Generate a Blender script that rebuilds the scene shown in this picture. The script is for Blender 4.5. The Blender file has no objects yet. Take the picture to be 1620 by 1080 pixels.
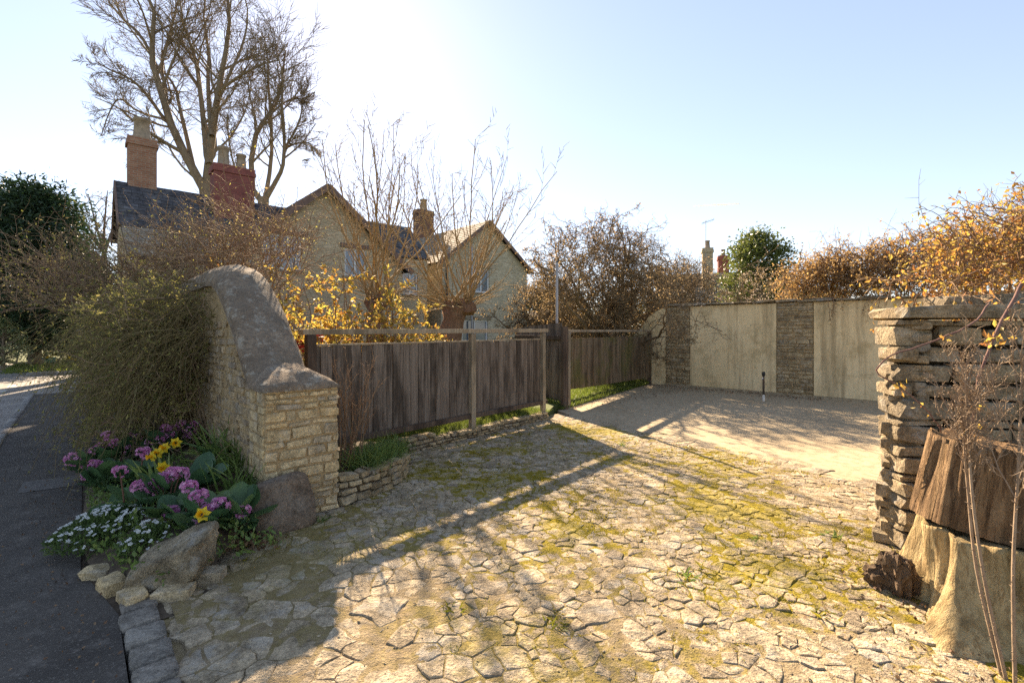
import bpy, math, random
import numpy as np
from mathutils import Vector, Matrix, noise
from mathutils.geometry import tessellate_polygon

R = math.radians
random.seed(7)
rng = np.random.default_rng(7)
scene = bpy.context.scene
COL = scene.collection

# ------------------------------------------------------------------ camera
CAM_Z = 1.55
cam_d = bpy.data.cameras.new('camera')
cam_d.sensor_width = 36.0
cam_d.lens = 17.0
cam_d.shift_y = -0.011
cam_d.clip_start = 0.05
cam_d.clip_end = 6000
cam = bpy.data.objects.new('camera', cam_d)
cam.location = (0, 0, CAM_Z)
cam.rotation_euler = (R(90), 0, 0)
COL.objects.link(cam)
scene.camera = cam

# ------------------------------------------------------------------ light
SUN_AZ, SUN_EL = R(-19.4), R(30.2)          # azimuth from +Y towards +X
world = bpy.data.worlds.new('World')
scene.world = world
world.use_nodes = True
wn = world.node_tree.nodes
wl = world.node_tree.links
for nd in list(wn):
    wn.remove(nd)
wo = wn.new('ShaderNodeOutputWorld')
bg = wn.new('ShaderNodeBackground')
sk = wn.new('ShaderNodeTexSky')
sk.sky_type = 'NISHITA'
sk.sun_disc = False
sk.sun_elevation = SUN_EL
sk.sun_rotation = SUN_AZ
sk.altitude = 1200
sk.air_density = 1.0
sk.dust_density = 0.3
sk.ozone_density = 3.5
bg.inputs['Strength'].default_value = 0.102
gm = wn.new('ShaderNodeGamma')      # hazy spring sky: softer contrast over the whole dome
gm.inputs['Gamma'].default_value = 0.66
wl.new(sk.outputs[0], gm.inputs[0])
wl.new(gm.outputs[0], bg.inputs[0])
wl.new(bg.outputs[0], wo.inputs[0])

sun_d = bpy.data.lights.new('sun', 'SUN')
sun_d.energy = 4.5
sun_d.angle = R(0.53)
sun_d.color = (1.0, 0.88, 0.67)
sun = bpy.data.objects.new('sun', sun_d)
sd = Vector((math.sin(SUN_AZ) * math.cos(SUN_EL), math.cos(SUN_AZ) * math.cos(SUN_EL), math.sin(SUN_EL)))
sun.rotation_euler = sd.to_track_quat('Z', 'Y').to_euler()
sun.location = (0, 0, 30)
COL.objects.link(sun)

vs = scene.view_settings
vs.view_transform = 'Standard'
vs.look = 'None'
vs.exposure = 2.2
vs.gamma = 1.0
vs.use_curve_mapping = False
vs.use_white_balance = True
vs.white_balance_temperature = 7300
vs.white_balance_tint = 18
scene.cycles.max_bounces = 10
scene.cycles.diffuse_bounces = 6
scene.cycles.use_denoising = False
scene.cycles.transparent_max_bounces = 8

# ------------------------------------------------------------------ coordinates
# the road runs along S (away, to the left), the drive runs along N (away, to the right)
NX, NY = 0.743, 0.669
def W(n, s, z=0.0):
    return Vector((NX * n - NY * s, NY * n + NX * s, z))
NV = Vector((NX, NY, 0)); SV = Vector((-NY, NX, 0)); UP = Vector((0, 0, 1))
def to_ns(x, y):
    return (NX * x + NY * y, -NY * x + NX * y)
def atz(px, py, z=0.0):
    """place on the level z that the photograph shows at (px, py)"""
    d = (CAM_Z - z) * 765.0 / (py - 522.0)
    return Vector(((px - 810) / 765.0 * d, d, z))
def atd(px, py, d):
    return Vector(((px - 810) / 765.0 * d, d, CAM_Z + (522 - py) / 765.0 * d))

# ------------------------------------------------------------------ object helpers
def link(o, parent=None):
    COL.objects.link(o)
    if parent is not None:
        o.parent = parent
    return o
def tag(o, label=None, cat=None, group=None, kind=None):
    if label: o['label'] = label
    if cat: o['category'] = cat
    if group: o['group'] = group
    if kind: o['kind'] = kind
    return o
def empty(name, loc=(0, 0, 0), rz=0.0, label=None, cat=None, group=None):
    o = bpy.data.objects.new(name, None)
    o.empty_display_size = 0.2
    o.location = loc
    o.rotation_euler = (0, 0, rz)
    link(o)
    return tag(o, label, cat, group)
def child_of(o, parent):
    """parent keeping the world placement (parents here only carry location and z-rotation)"""
    o.parent = parent
    M = Matrix.LocRotScale(parent.location, parent.rotation_euler, parent.scale)
    o.matrix_parent_inverse = M.inverted()
    return o
def mesh_np(name, parts, mat=None, smooth=False, tint=None):
    """parts: list of (verts Nx3, faces MxK[, tint N])"""
    vv, loops, starts, totals, tt = [], [], [], [], []
    vo = 0; lo = 0; has_t = False
    for p in parts:
        v = np.asarray(p[0], dtype=np.float32).reshape(-1, 3)
        f = np.asarray(p[1], dtype=np.int32)
        if len(v) == 0 or f.size == 0:
            continue
        k = f.shape[1]
        vv.append(v)
        loops.append((f + vo).ravel())
        m = len(f)
        starts.append(lo + np.arange(m, dtype=np.int32) * k)
        totals.append(np.full(m, k, dtype=np.int32))
        lo += m * k
        vo += len(v)
        if len(p) > 2 and p[2] is not None:
            has_t = True
            tt.append(np.broadcast_to(np.asarray(p[2], dtype=np.float32), (len(v),)))
        else:
            tt.append(np.full(len(v), 0.5, dtype=np.float32))
    me = bpy.data.meshes.new(name)
    if vv:
        V = np.concatenate(vv); L = np.concatenate(loops); S = np.concatenate(starts); T = np.concatenate(totals)
        me.vertices.add(len(V)); me.vertices.foreach_set('co', V.ravel())
        me.loops.add(len(L)); me.loops.foreach_set('vertex_index', L)
        me.polygons.add(len(S)); me.polygons.foreach_set('loop_start', S); me.polygons.foreach_set('loop_total', T)
        me.polygons.foreach_set('use_smooth', np.full(len(S), bool(smooth)))
        if has_t:
            a = me.attributes.new('tint', 'FLOAT', 'POINT')
            a.data.foreach_set('value', np.concatenate(tt))
        me.update(calc_edges=True)
        me.validate()
    if mat is not None:
        me.materials.append(mat)
    return me
def obj_np(name, parts, mat, parent=None, smooth=False, loc=None):
    o = bpy.data.objects.new(name, mesh_np(name, parts, mat, smooth))
    if loc is not None:
        o.location = loc
    link(o)
    if parent is not None:
        child_of(o, parent)
    return o
def obj_me(name, me, parent=None, M=None):
    o = bpy.data.objects.new(name, me)
    if M is not None:
        o.matrix_world = M
    link(o)
    if parent is not None:
        child_of(o, parent)
    return o

BOXF = np.array([[0, 3, 2, 1], [4, 5, 6, 7], [0, 1, 5, 4], [1, 2, 6, 5], [2, 3, 7, 6], [3, 0, 4, 7]])
BOXV = np.array([[-1, -1, -1], [1, -1, -1], [1, 1, -1], [-1, 1, -1], [-1, -1, 1], [1, -1, 1], [1, 1, 1], [-1, 1, 1]], float) * 0.5
def obox(c, u, v, w, lu, lv, lw):
    """box with centre c, axes u, v, w and full lengths"""
    A = np.array([np.array(u) * lu, np.array(v) * lv, np.array(w) * lw])
    return (BOXV @ A + np.array(c), BOXF)
def bev_box(lu, lv, lw, b=0.006):
    """bevelled box (chamfered), centred"""
    h = np.array([lu, lv, lw]) / 2
    vs_, fs = [], []
    idx = {}
    for sx in (-1, 1):
        for sy in (-1, 1):
            for sz in (-1, 1):
                for ax in range(3):
                    p = h - b; p = np.array(p); p[ax] = h[ax]
                    idx[(sx, sy, sz, ax)] = len(vs_)
                    vs_.append(p * np.array([sx, sy, sz]))
    me = bpy.data.meshes.new('tmp')
    import bmesh
    bm = bmesh.new()
    for p in vs_:
        bm.verts.new(p)
    bmesh.ops.convex_hull(bm, input=bm.verts)
    bm.to_mesh(me); bm.free()
    return me
def hull_mesh(name, pts, mat, smooth=False):
    import bmesh
    bm = bmesh.new()
    for p in pts:
        bm.verts.new(p)
    r = bmesh.ops.convex_hull(bm, input=bm.verts)
    dead = [g for g in r['geom_interior'] if isinstance(g, bmesh.types.BMVert)]
    if dead:
        bmesh.ops.delete(bm, geom=dead, context='VERTS')
    me = bpy.data.meshes.new(name)
    bm.to_mesh(me); bm.free()
    for p in me.polygons:
        p.use_smooth = smooth
    me.materials.append(mat)
    return me

_grid = {}
def grid_cube(nx, ny, nz):
    key = (nx, ny, nz)
    if key in _grid:
        return _grid[key]
    idx = {}; V = []; F = []
    def vid(i, j, k):
        t = (i, j, k)
        if t not in idx:
            idx[t] = len(V)
            V.append((2 * i / nx - 1, 2 * j / ny - 1, 2 * k / nz - 1))
        return idx[t]
    for i in range(nx):
        for j in range(ny):
            F.append([vid(i, j, 0), vid(i, j + 1, 0), vid(i + 1, j + 1, 0), vid(i + 1, j, 0)])
            F.append([vid(i, j, nz), vid(i + 1, j, nz), vid(i + 1, j + 1, nz), vid(i, j + 1, nz)])
    for i in range(nx):
        for k in range(nz):
            F.append([vid(i, 0, k), vid(i + 1, 0, k), vid(i + 1, 0, k + 1), vid(i, 0, k + 1)])
            F.append([vid(i, ny, k), vid(i, ny, k + 1), vid(i + 1, ny, k + 1), vid(i + 1, ny, k)])
    for j in range(ny):
        for k in range(nz):
            F.append([vid(0, j, k), vid(0, j, k + 1), vid(0, j + 1, k + 1), vid(0, j + 1, k)])
            F.append([vid(nx, j, k), vid(nx, j + 1, k), vid(nx, j + 1, k + 1), vid(nx, j, k + 1)])
    _grid[key] = (np.array(V), np.array(F))
    return _grid[key]
def rough_block(seed, seg=(3, 3, 3), k=6.0, amp=0.10, dims=(1, 1, 1), freq=1.3):
    """a rounded, uneven stone: unit block (1 x 1 x 1) or of the given size"""
    V, F = grid_cube(*seg)
    q = V / (np.sum(np.abs(V) ** k, axis=1, keepdims=True) ** (1.0 / k))
    out = np.empty_like(q)
    for i, p in enumerate(q):
        n1 = noise.noise_vector(Vector(p) * freq + Vector((seed * 13.7, seed * 3.1, seed * 7.7)))
        n2 = noise.noise_vector(Vector(p) * freq * 2.7 + Vector((seed * 3.3, seed * 9.1, -seed * 5.7)))
        n3 = noise.noise_vector(Vector(p) * freq * 6.0 + Vector((seed * 1.3, -seed * 2.1, seed)))
        out[i] = p + np.array(n1) * amp * 1.7 + np.array(n2) * amp * 0.8 + np.array(n3) * amp * 0.4
    out *= np.array(dims) * 0.5
    return out, F

def chipped_block(seed, mat, name='stone', jx=0.22, jy=0.16, jz=0.16, extra=9, bev=0.035):
    """a broken slab: hull of a jittered unit box with worn arrises"""
    import bmesh
    r = random.Random(seed)
    P = []
    for sx in (-1, 1):
        for sy in (-1, 1):
            for sz in (-1, 1):
                P.append((sx * 0.5 * (1 - r.random() ** 1.5 * jx * 1.6), sy * 0.5 * (1 - r.random() * jy), sz * 0.5 * (1 - r.random() * jz * 1.4)))
    for i in range(extra):
        p = [r.uniform(-0.48, 0.48) for _ in range(3)]
        ax = r.choice((0, 0, 1, 1, 2)); p[ax] = math.copysign(0.5 * (1 - 0.25 * r.random() * jy), r.random() - 0.5)
        a2 = (ax + r.choice((1, 2))) % 3; p[a2] = math.copysign(0.5 * (1 - r.random() * 0.3), r.random() - 0.5)
        P.append(tuple(p))
    bm = bmesh.new()
    for p in P: bm.verts.new(p)
    q = bmesh.ops.convex_hull(bm, input=bm.verts)
    dead = [g_ for g_ in q['geom_interior'] if isinstance(g_, bmesh.types.BMVert)]
    if dead: bmesh.ops.delete(bm, geom=dead, context='VERTS')
    bmesh.ops.dissolve_limit(bm, angle_limit=0.12, verts=bm.verts, edges=bm.edges)
    bmesh.ops.bevel(bm, geom=list(bm.edges), offset=bev, segments=1, affect='EDGES', clamp_overlap=True)
    me = bpy.data.meshes.new(name); bm.to_mesh(me); bm.free()
    me.materials.append(mat)
    return me

# ------------------------------------------------------------------ vegetation helpers
def norm(a):
    return a / np.maximum(np.linalg.norm(a, axis=-1, keepdims=True), 1e-9)
def tubes(P, Rd, sides=4, tint=None):
    P = np.asarray(P, float); Rd = np.asarray(Rd, float)
    N, K, _ = P.shape
    T = norm(np.gradient(P, axis=1))
    mt = np.abs(T.mean(axis=1))
    ref = np.eye(3)[np.argmin(mt, axis=1)][:, None, :]
    U = norm(np.cross(T, ref)); Vv = np.cross(T, U)
    a = np.linspace(0, 2 * np.pi, sides, endpoint=False)
    ring = P[:, :, None, :] + Rd[:, :, None, None] * (np.cos(a)[None, None, :, None] * U[:, :, None, :] + np.sin(a)[None, None, :, None] * Vv[:, :, None, :])
    V = ring.reshape(-1, 3)
    base = (np.arange(N) * K * sides)[:, None, None] + (np.arange(K - 1) * sides)[None, :, None]
    i = np.arange(sides)[None, None, :]; j = (np.arange(sides) + 1)[None, None, :] % sides
    F = np.stack([base + i, base + j, base + sides + j, base + sides + i], axis=-1).reshape(-1, 4)
    t = None
    if tint is not None:
        t = np.repeat(np.asarray(tint, float), K * sides)
    return (V, F, t)
def ribbons(P, Wd, side=None, tint=None):
    """flat strips along polylines (leaf blades)"""
    P = np.asarray(P, float); Wd = np.asarray(Wd, float)
    N, K, _ = P.shape
    T = norm(np.gradient(P, axis=1))
    if side is None:
        side = norm(rng.normal(size=(N, 1, 3)))
    S = norm(np.cross(T, side))
    V = np.stack([P - S * Wd[:, :, None] / 2, P + S * Wd[:, :, None] / 2], axis=2).reshape(-1, 3)
    base = (np.arange(N) * K * 2)[:, None] + (np.arange(K - 1) * 2)[None, :]
    F = np.stack([base, base + 1, base + 3, base + 2], axis=-1).reshape(-1, 4)
    t = None if tint is None else np.repeat(np.asarray(tint, float), K * 2)
    return (V, F, t)
def leaves(pos, size, dirs=None, asp=0.5, tint=None, spread=1.0):
    """small folded leaves, two triangles-pairs each"""
    pos = np.asarray(pos, float); N = len(pos)
    d = norm(rng.normal(size=(N, 3)) * spread + (0 if dirs is None else np.asarray(dirs)))
    s = norm(np.cross(d, rng.normal(size=(N, 3))))
    u = np.cross(d, s)
    L = (np.asarray(size) * np.ones(N))[:, None]
    w = L * asp * 0.5
    b = pos; tip = pos + d * L
    m1 = pos + d * L * 0.45 + s * w + u * w * 0.35
    m2 = pos + d * L * 0.45 - s * w + u * w * 0.35
    V = np.stack([b, m1, tip, m2], axis=1).reshape(-1, 3)
    F = np.arange(N * 4).reshape(N, 4)
    F = np.concatenate([F[:, [0, 1, 2]], F[:, [0, 2, 3]]])
    t = rng.random(N) if tint is None else tint
    return (V, F, np.repeat(t, 4))
def spawn(P, Rd, n, t0=0.2, t1=1.0, ang=(25, 55), ln=(0.3, 0.6), K=5, wig=0.12, up=0.1, rr=0.5, taper=0.35, absr=None, abslen=False, lt=0.5):
    """children of polylines: n per parent, returns polylines and radii"""
    P = np.asarray(P, float); N, KP, _ = P.shape
    seglen = np.linalg.norm(np.diff(P, axis=1), axis=2).sum(axis=1)
    t = t0 + (t1 - t0) * (np.arange(n)[None, :] + rng.random((N, n))) / n
    f = t * (KP - 1); i0 = np.minimum(f.astype(int), KP - 2); fr = (f - i0)[..., None]
    rows = np.arange(N)[:, None]
    A = P[rows, i0]; B = P[rows, i0 + 1]
    start = A + (B - A) * fr
    tan = norm(B - A)
    r0 = (Rd[rows, i0] * (1 - fr[..., 0]) + Rd[rows, i0 + 1] * fr[..., 0])
    rad = np.minimum(r0 * 0.85, r0 * rr * (0.7 + 0.6 * rng.random((N, n)))) if absr is None else absr * (0.7 + 0.6 * rng.random((N, n)))
    perp = norm(np.cross(tan, rng.normal(size=(N, n, 3))))
    th = np.radians(ang[0] + (ang[1] - ang[0]) * rng.random((N, n)))[..., None]
    d = norm(tan * np.cos(th) + perp * np.sin(th))
    L = (ln[0] + (ln[1] - ln[0]) * rng.random((N, n)))
    if not abslen:
        L = L * seglen[:, None] * (1 - lt * t)
    start = start.reshape(-1, 3); d = d.reshape(-1, 3); L = L.ravel(); rad = rad.ravel()
    return walk(start, d, L, rad, K, wig, up, taper)
def walk(start, d, L, rad, K=5, wig=0.12, up=0.1, taper=0.35):
    M = len(start)
    pts = [np.asarray(start, float)]
    d = np.asarray(d, float)
    step = (np.asarray(L) / (K - 1))[:, None]
    for k in range(K - 1):
        d = norm(d + rng.normal(size=(M, 3)) * wig + np.array([0, 0, up]))
        pts.append(pts[-1] + d * step)
    P = np.stack(pts, axis=1)
    tp = 1 - (1 - taper) * np.linspace(0, 1, K)
    return P, np.asarray(rad)[:, None] * tp[None, :]
def pts_on(P, n, t0=0.2, t1=1.0):
    N, K, _ = P.shape
    t = t0 + (t1 - t0) * rng.random((N, n))
    f = t * (K - 1); i0 = np.minimum(f.astype(int), K - 2); fr = (f - i0)[..., None]
    rows = np.arange(N)[:, None]
    A = P[rows, i0]; B = P[rows, i0 + 1]
    return (A + (B - A) * fr).reshape(-1, 3), norm(B - A).reshape(-1, 3)
def poly1(pts, rad):
    return np.array([pts], float), np.array([rad], float)

# ------------------------------------------------------------------ materials
MATS = {}
def new_mat(name):
    m = bpy.data.materials.new(name)
    m.use_nodes = True
    nt = m.node_tree
    for nd in list(nt.nodes):
        nt.nodes.remove(nd)
    out = nt.nodes.new('ShaderNodeOutputMaterial')
    MATS[name] = m
    return m, nt, out
class G:
    """small node graph helper"""
    def __init__(s, name):
        s.m, s.nt, s.out = new_mat(name)
        s.geo = s.nt.nodes.new('ShaderNodeNewGeometry')
        s.pos = s.geo.outputs['Position']
    def n(s, t, **kw):
        nd = s.nt.nodes.new(t)
        for k, v in kw.items():
            setattr(nd, k, v)
        return nd
    def l(s, a, b):
        s.nt.links.new(a, b)
    def set(s, sock, v):
        if isinstance(v, bpy.types.NodeSocket):
            s.l(v, sock)
        elif isinstance(v, (tuple, list)) and len(v) == 3 and sock.type == 'RGBA':
            sock.default_value = (*v, 1)
        else:
            sock.default_value = v
    def noise(s, scale=5.0, detail=4.0, rough=0.55, vec=None, dist=0.0):
        nd = s.n('ShaderNodeTexNoise')
        nd.inputs['Scale'].default_value = scale
        nd.inputs['Detail'].default_value = detail
        nd.inputs['Roughness'].default_value = rough
        nd.inputs['Distortion'].default_value = dist
        s.l(vec if vec is not None else s.pos, nd.inputs['Vector'])
        return nd.outputs['Fac']
    def ramp(s, fac, lo, hi, a=0.0, b=1.0):
        nd = s.n('ShaderNodeMapRange')
        s.set(nd.inputs['Value'], fac)
        nd.inputs['From Min'].default_value = lo
        nd.inputs['From Max'].default_value = hi
        nd.inputs['To Min'].default_value = a
        nd.inputs['To Max'].default_value = b
        return nd.outputs[0]
    def mix(s, fac, a, b, mode='MIX'):
        nd = s.n('ShaderNodeMix', data_type='RGBA', blend_type=mode)
        s.set(nd.inputs[0], fac); s.set(nd.inputs[6], a); s.set(nd.inputs[7], b)
        return nd.outputs[2]
    def math(s, op, a, b=0.0, c=None):
        nd = s.n('ShaderNodeMath', operation=op)
        s.set(nd.inputs[0], a); s.set(nd.inputs[1], b)
        if c is not None: s.set(nd.inputs[2], c)
        return nd.outputs[0]
    def into_drive(s):
        """0 along the pavement, 1 well inside the drive where the moss grows"""
        sx = s.n('ShaderNodeSeparateXYZ'); s.l(s.pos, sx.inputs[0])
        return s.ramp(s.math('ADD', s.math('MULTIPLY', sx.outputs[0], 0.743), s.math('MULTIPLY', sx.outputs[1], 0.669)), 1.0, 2.4, 0.35, 1.0)
    def rnd(s):
        """random number of the object plus the tint painted on joined pieces"""
        oi = s.n('ShaderNodeObjectInfo')
        at = s.n('ShaderNodeAttribute', attribute_name='tint')
        return s.math('FRACT', s.math('ADD', oi.outputs['Random'], at.outputs['Fac']))
    def tint(s):
        return s.n('ShaderNodeAttribute', attribute_name='tint').outputs['Fac']
    def mapping(s, vec, scale=(1, 1, 1), loc=(0, 0, 0), rot=(0, 0, 0)):
        nd = s.n('ShaderNodeMapping')
        s.l(vec, nd.inputs['Vector'])
        nd.inputs['Scale'].default_value = scale
        nd.inputs['Location'].default_value = loc
        nd.inputs['Rotation'].default_value = rot
        return nd.outputs[0]
    def bump(s, h, strength=0.5, dist=0.02, prev=None):
        nd = s.n('ShaderNodeBump')
        nd.inputs['Strength'].default_value = strength
        nd.inputs['Distance'].default_value = dist
        s.l(h, nd.inputs['Height'])
        if prev is not None: s.l(prev, nd.inputs['Normal'])
        return nd.outputs[0]
    def finish(s, col, rough=0.9, nrm=None, trans=0.0, tcol=None, spec=0.3, metal=0.0):
        p = s.n('ShaderNodeBsdfPrincipled')
        s.set(p.inputs['Base Color'], col)
        s.set(p.inputs['Roughness'], rough)
        p.inputs['Specular IOR Level'].default_value = spec
        p.inputs['Metallic'].default_value = metal
        if nrm is not None: s.l(nrm, p.inputs['Normal'])
        sh = p.outputs[0]
        if trans > 0:
            t = s.n('ShaderNodeBsdfTranslucent')
            s.set(t.inputs['Color'], tcol if tcol is not None else col)
            mx = s.n('ShaderNodeMixShader')
            mx.inputs[0].default_value = trans
            s.l(sh, mx.inputs[1]); s.l(t.outputs[0], mx.inputs[2])
            sh = mx.outputs[0]
        s.l(sh, s.out.inputs['Surface'])
        return s.m

def stone_mat(name, c1, c2, c3, lich=(0.5, 0.48, 0.42), la=0.25, sc=9.0, moss=0.0, bump=0.6, bd=0.02, dark=0.35):
    g = G(name)
    r = g.rnd()
    col = g.mix(g.ramp(r, 0.0, 1.0), c1, c2)
    col = g.mix(g.ramp(g.math('FRACT', g.math('MULTIPLY', r, 7.13)), 0.55, 1.0), col, c3)
    n1 = g.noise(sc, 6, 0.65)
    n2 = g.noise(sc * 5.5, 5, 0.7)
    n3 = g.noise(sc * 14, 3, 0.65)
    def val(f, lo, hi):
        x = g.ramp(f, 0.36, 0.64, lo, hi)
        cb = g.n('ShaderNodeCombineColor'); g.l(x, cb.inputs[0]); g.l(x, cb.inputs[1]); g.l(x, cb.inputs[2])
        return cb.outputs[0]
    col = g.mix(1.0, col, val(n1, 1 - dark * 1.15, 1.28), 'MULTIPLY')
    col = g.mix(1.0, col, val(n2, 0.72, 1.24), 'MULTIPLY')
    col = g.mix(1.0, col, val(n3, 0.70, 1.22), 'MULTIPLY')
    col = g.mix(g.ramp(g.noise(sc * 0.6, 5, 0.7), 0.52, 0.62, 0.0, la), col, lich)
    if moss > 0:
        mo = g.ramp(g.math('ADD', g.math('MULTIPLY', g.noise(0.75, 3, 0.55), 0.62), g.math('MULTIPLY', g.noise(9, 6, 0.75), 0.38)), 0.51, 0.58, 0.0, moss)
        mo = g.math('MULTIPLY', mo, g.into_drive())
        col = g.mix(mo, col, g.mix(g.noise(30, 2), (0.17, 0.14, 0.018), (0.36, 0.275, 0.03)))
    h = g.math('ADD', g.math('MULTIPLY', n1, 1.0), g.math('ADD', g.math('MULTIPLY', n2, 0.5), g.math('MULTIPLY', n3, 0.25)))
    return g.finish(col, 0.92, g.bump(h, min(1.0, bump * 1.3), bd * 1.8), spec=0.2)
def leaf_mat(name, cols, trans=0.4, rough=0.55, sc=1.5, tboost=1.3):
    """cols: list of colours chosen by the tint of each leaf"""
    g = G(name)
    t = g.tint()
    cr = g.n('ShaderNodeValToRGB')
    e = cr.color_ramp.elements
    k = len(cols)
    e[0].position = 0.0; e[0].color = (*cols[0], 1)
    e[1].position = 1.0; e[1].color = (*cols[-1], 1)
    for i in range(1, k - 1):
        x = e.new(i / (k - 1)); x.color = (*cols[i], 1)
    g.l(t, cr.inputs[0])
    col = cr.outputs[0]
    col = g.mix(g.ramp(g.noise(sc, 3), 0.3, 0.7, 0.0, 0.35), col, tuple(c * 0.55 for c in cols[0]))
    return g.finish(col, rough, None, trans, g.mix(1.0, col, (tboost, tboost, tboost), 'MULTIPLY') if trans > 0 else None, spec=0.35)
def bark_mat(name, c1, c2, sc=14.0, bump=0.6, zs=0.25, bd=0.02):
    g = G(name)
    v = g.mapping(g.pos, (1, 1, zs))
    n1 = g.noise(sc, 6, 0.65, v)
    n2 = g.noise(sc * 3, 4, 0.6, v)
    col = g.mix(g.ramp(n1, 0.3, 0.7), c1, c2)
    col = g.mix(g.ramp(n2, 0.5, 0.75, 0, 0.5), col, tuple(c * 0.5 for c in c1))
    return g.finish(col, 0.9, g.bump(g.math('ADD', n1, g.math('MULTIPLY', n2, 0.4)), bump, bd), spec=0.15)
def flat_mat(name, c, rough=0.7, var=0.25, sc=8.0, metal=0.0, spec=0.3, trans=0.0):
    g = G(name)
    col = g.mix(g.ramp(g.noise(sc, 5, 0.6), 0.3, 0.7, 0, 1), tuple(x * (1 - var) for x in c), tuple(min(1, x * (1 + var)) for x in c))
    return g.finish(col, rough, None, trans, metal=metal, spec=spec)

# stone, soil, wood ...
M_pave = stone_mat('limestone_paving', (0.38, 0.295, 0.185), (0.45, 0.36, 0.24), (0.30, 0.235, 0.155), la=0.35, sc=7, moss=0.85, bump=0.8, bd=0.02)
M_sett = stone_mat('blue_grey_sett', (0.18, 0.16, 0.13), (0.25, 0.225, 0.185), (0.20, 0.17, 0.135), la=0.15, sc=8, bump=0.5)
M_pier = stone_mat('honey_limestone', (0.54, 0.39, 0.20), (0.62, 0.48, 0.275), (0.42, 0.34, 0.235), la=0.3, sc=8, bump=0.7)
M_rubble = stone_mat('rubble_limestone', (0.42, 0.30, 0.165), (0.52, 0.395, 0.24), (0.33, 0.25, 0.17), la=0.35, sc=10, bump=0.9)
M_dry = stone_mat('grey_drystone', (0.27, 0.205, 0.125), (0.37, 0.29, 0.185), (0.24, 0.19, 0.125), la=0.4, sc=7, bump=0.8, bd=0.025)
M_pil = stone_mat('wall_strip_stone', (0.38, 0.275, 0.145), (0.48, 0.37, 0.215), (0.25, 0.19, 0.115), la=0.25, sc=9, bump=0.7)
M_boulder = stone_mat('boulder_stone', (0.33, 0.26, 0.16), (0.38, 0.31, 0.21), (0.28, 0.22, 0.15), la=0.45, sc=10, bump=1.0, bd=0.03)
M_slab = stone_mat('dark_slab', (0.17, 0.125, 0.085), (0.19, 0.14, 0.10), (0.15, 0.115, 0.085), la=0.12, sc=6, bump=0.7)
M_kerb = stone_mat('kerb_stone', (0.24, 0.23, 0.21), (0.32, 0.30, 0.27), (0.21, 0.20, 0.19), la=0.2, sc=8)
def mortar():
    g = G('mortar')
    n1 = g.noise(9, 6, 0.7); n2 = g.noise(45, 5, 0.7)
    col = g.mix(g.ramp(n1, 0.3, 0.7), (0.38, 0.27, 0.14), (0.49, 0.36, 0.205))
    col = g.mix(g.ramp(n2, 0.5, 0.64, 0, 0.6), col, (0.18, 0.13, 0.075))
    return g.finish(col, 0.95, g.bump(g.math('ADD', n1, n2), 0.9, 0.02), spec=0.1)
M_mortar = mortar()
def dark_gap():
    g = G('wall_core')
    return g.finish(g.mix(g.noise(10, 4), (0.05, 0.04, 0.028), (0.11, 0.085, 0.06)), 1.0, spec=0.0)
M_core = dark_gap()
def coping():
    g = G('cement_coping')
    n1 = g.noise(3.2, 6, 0.65); n2 = g.noise(26, 6, 0.75); n3 = g.noise(90, 4, 0.7)
    col = g.mix(g.ramp(n1, 0.35, 0.65), (0.18, 0.132, 0.09), (0.30, 0.225, 0.155))
    col = g.mix(g.ramp(n2, 0.46, 0.58, 0, 0.7), col, (0.125, 0.10, 0.075))
    col = g.mix(g.ramp(g.noise(1.7, 5, 0.7), 0.5, 0.6, 0, 0.45), col, (0.15, 0.125, 0.098))
    col = g.mix(g.ramp(g.noise(11, 5, 0.75), 0.56, 0.62, 0, 0.6), col, (0.42, 0.385, 0.31))
    col = g.mix(g.ramp(n3, 0.52, 0.62, 0, 0.5), col, (0.27, 0.23, 0.18))
    col = g.mix(g.ramp(g.noise(6, 5, 0.7), 0.58, 0.66, 0, 0.55), col, (0.36, 0.33, 0.27))
    h = g.math('ADD', g.math('MULTIPLY', n1, 0.6), g.math('ADD', g.math('MULTIPLY', n2, 0.5), g.math('MULTIPLY', n3, 0.3)))
    return g.finish(col, 0.95, g.bump(h, 1.0, 0.035), spec=0.15)
M_coping = coping()
def soil_drive():
    g = G('mossy_joint_soil')
    n1 = g.noise(1.3, 4, 0.6); n2 = g.noise(14, 5, 0.7); n3 = g.noise(70, 4, 0.7)
    col = g.mix(g.ramp(n2, 0.35, 0.65), (0.22, 0.165, 0.10), (0.36, 0.28, 0.18))
    mo = g.ramp(g.math('ADD', g.math('MULTIPLY', g.noise(0.75, 3, 0.55), 0.62), g.math('MULTIPLY', g.noise(9, 6, 0.75), 0.38)), 0.44, 0.52, 0.05, 0.95)
    mo = g.math('MULTIPLY', mo, g.into_drive())
    col = g.mix(mo, col, g.mix(g.ramp(n3, 0.3, 0.7), (0.13, 0.11, 0.015), (0.35, 0.265, 0.028)))
    h = g.math('ADD', n2, g.math('MULTIPLY', n3, 0.6))
    return g.finish(col, 1.0, g.bump(h, 1.0, 0.03), spec=0.05)
M_joint = soil_drive()
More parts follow.
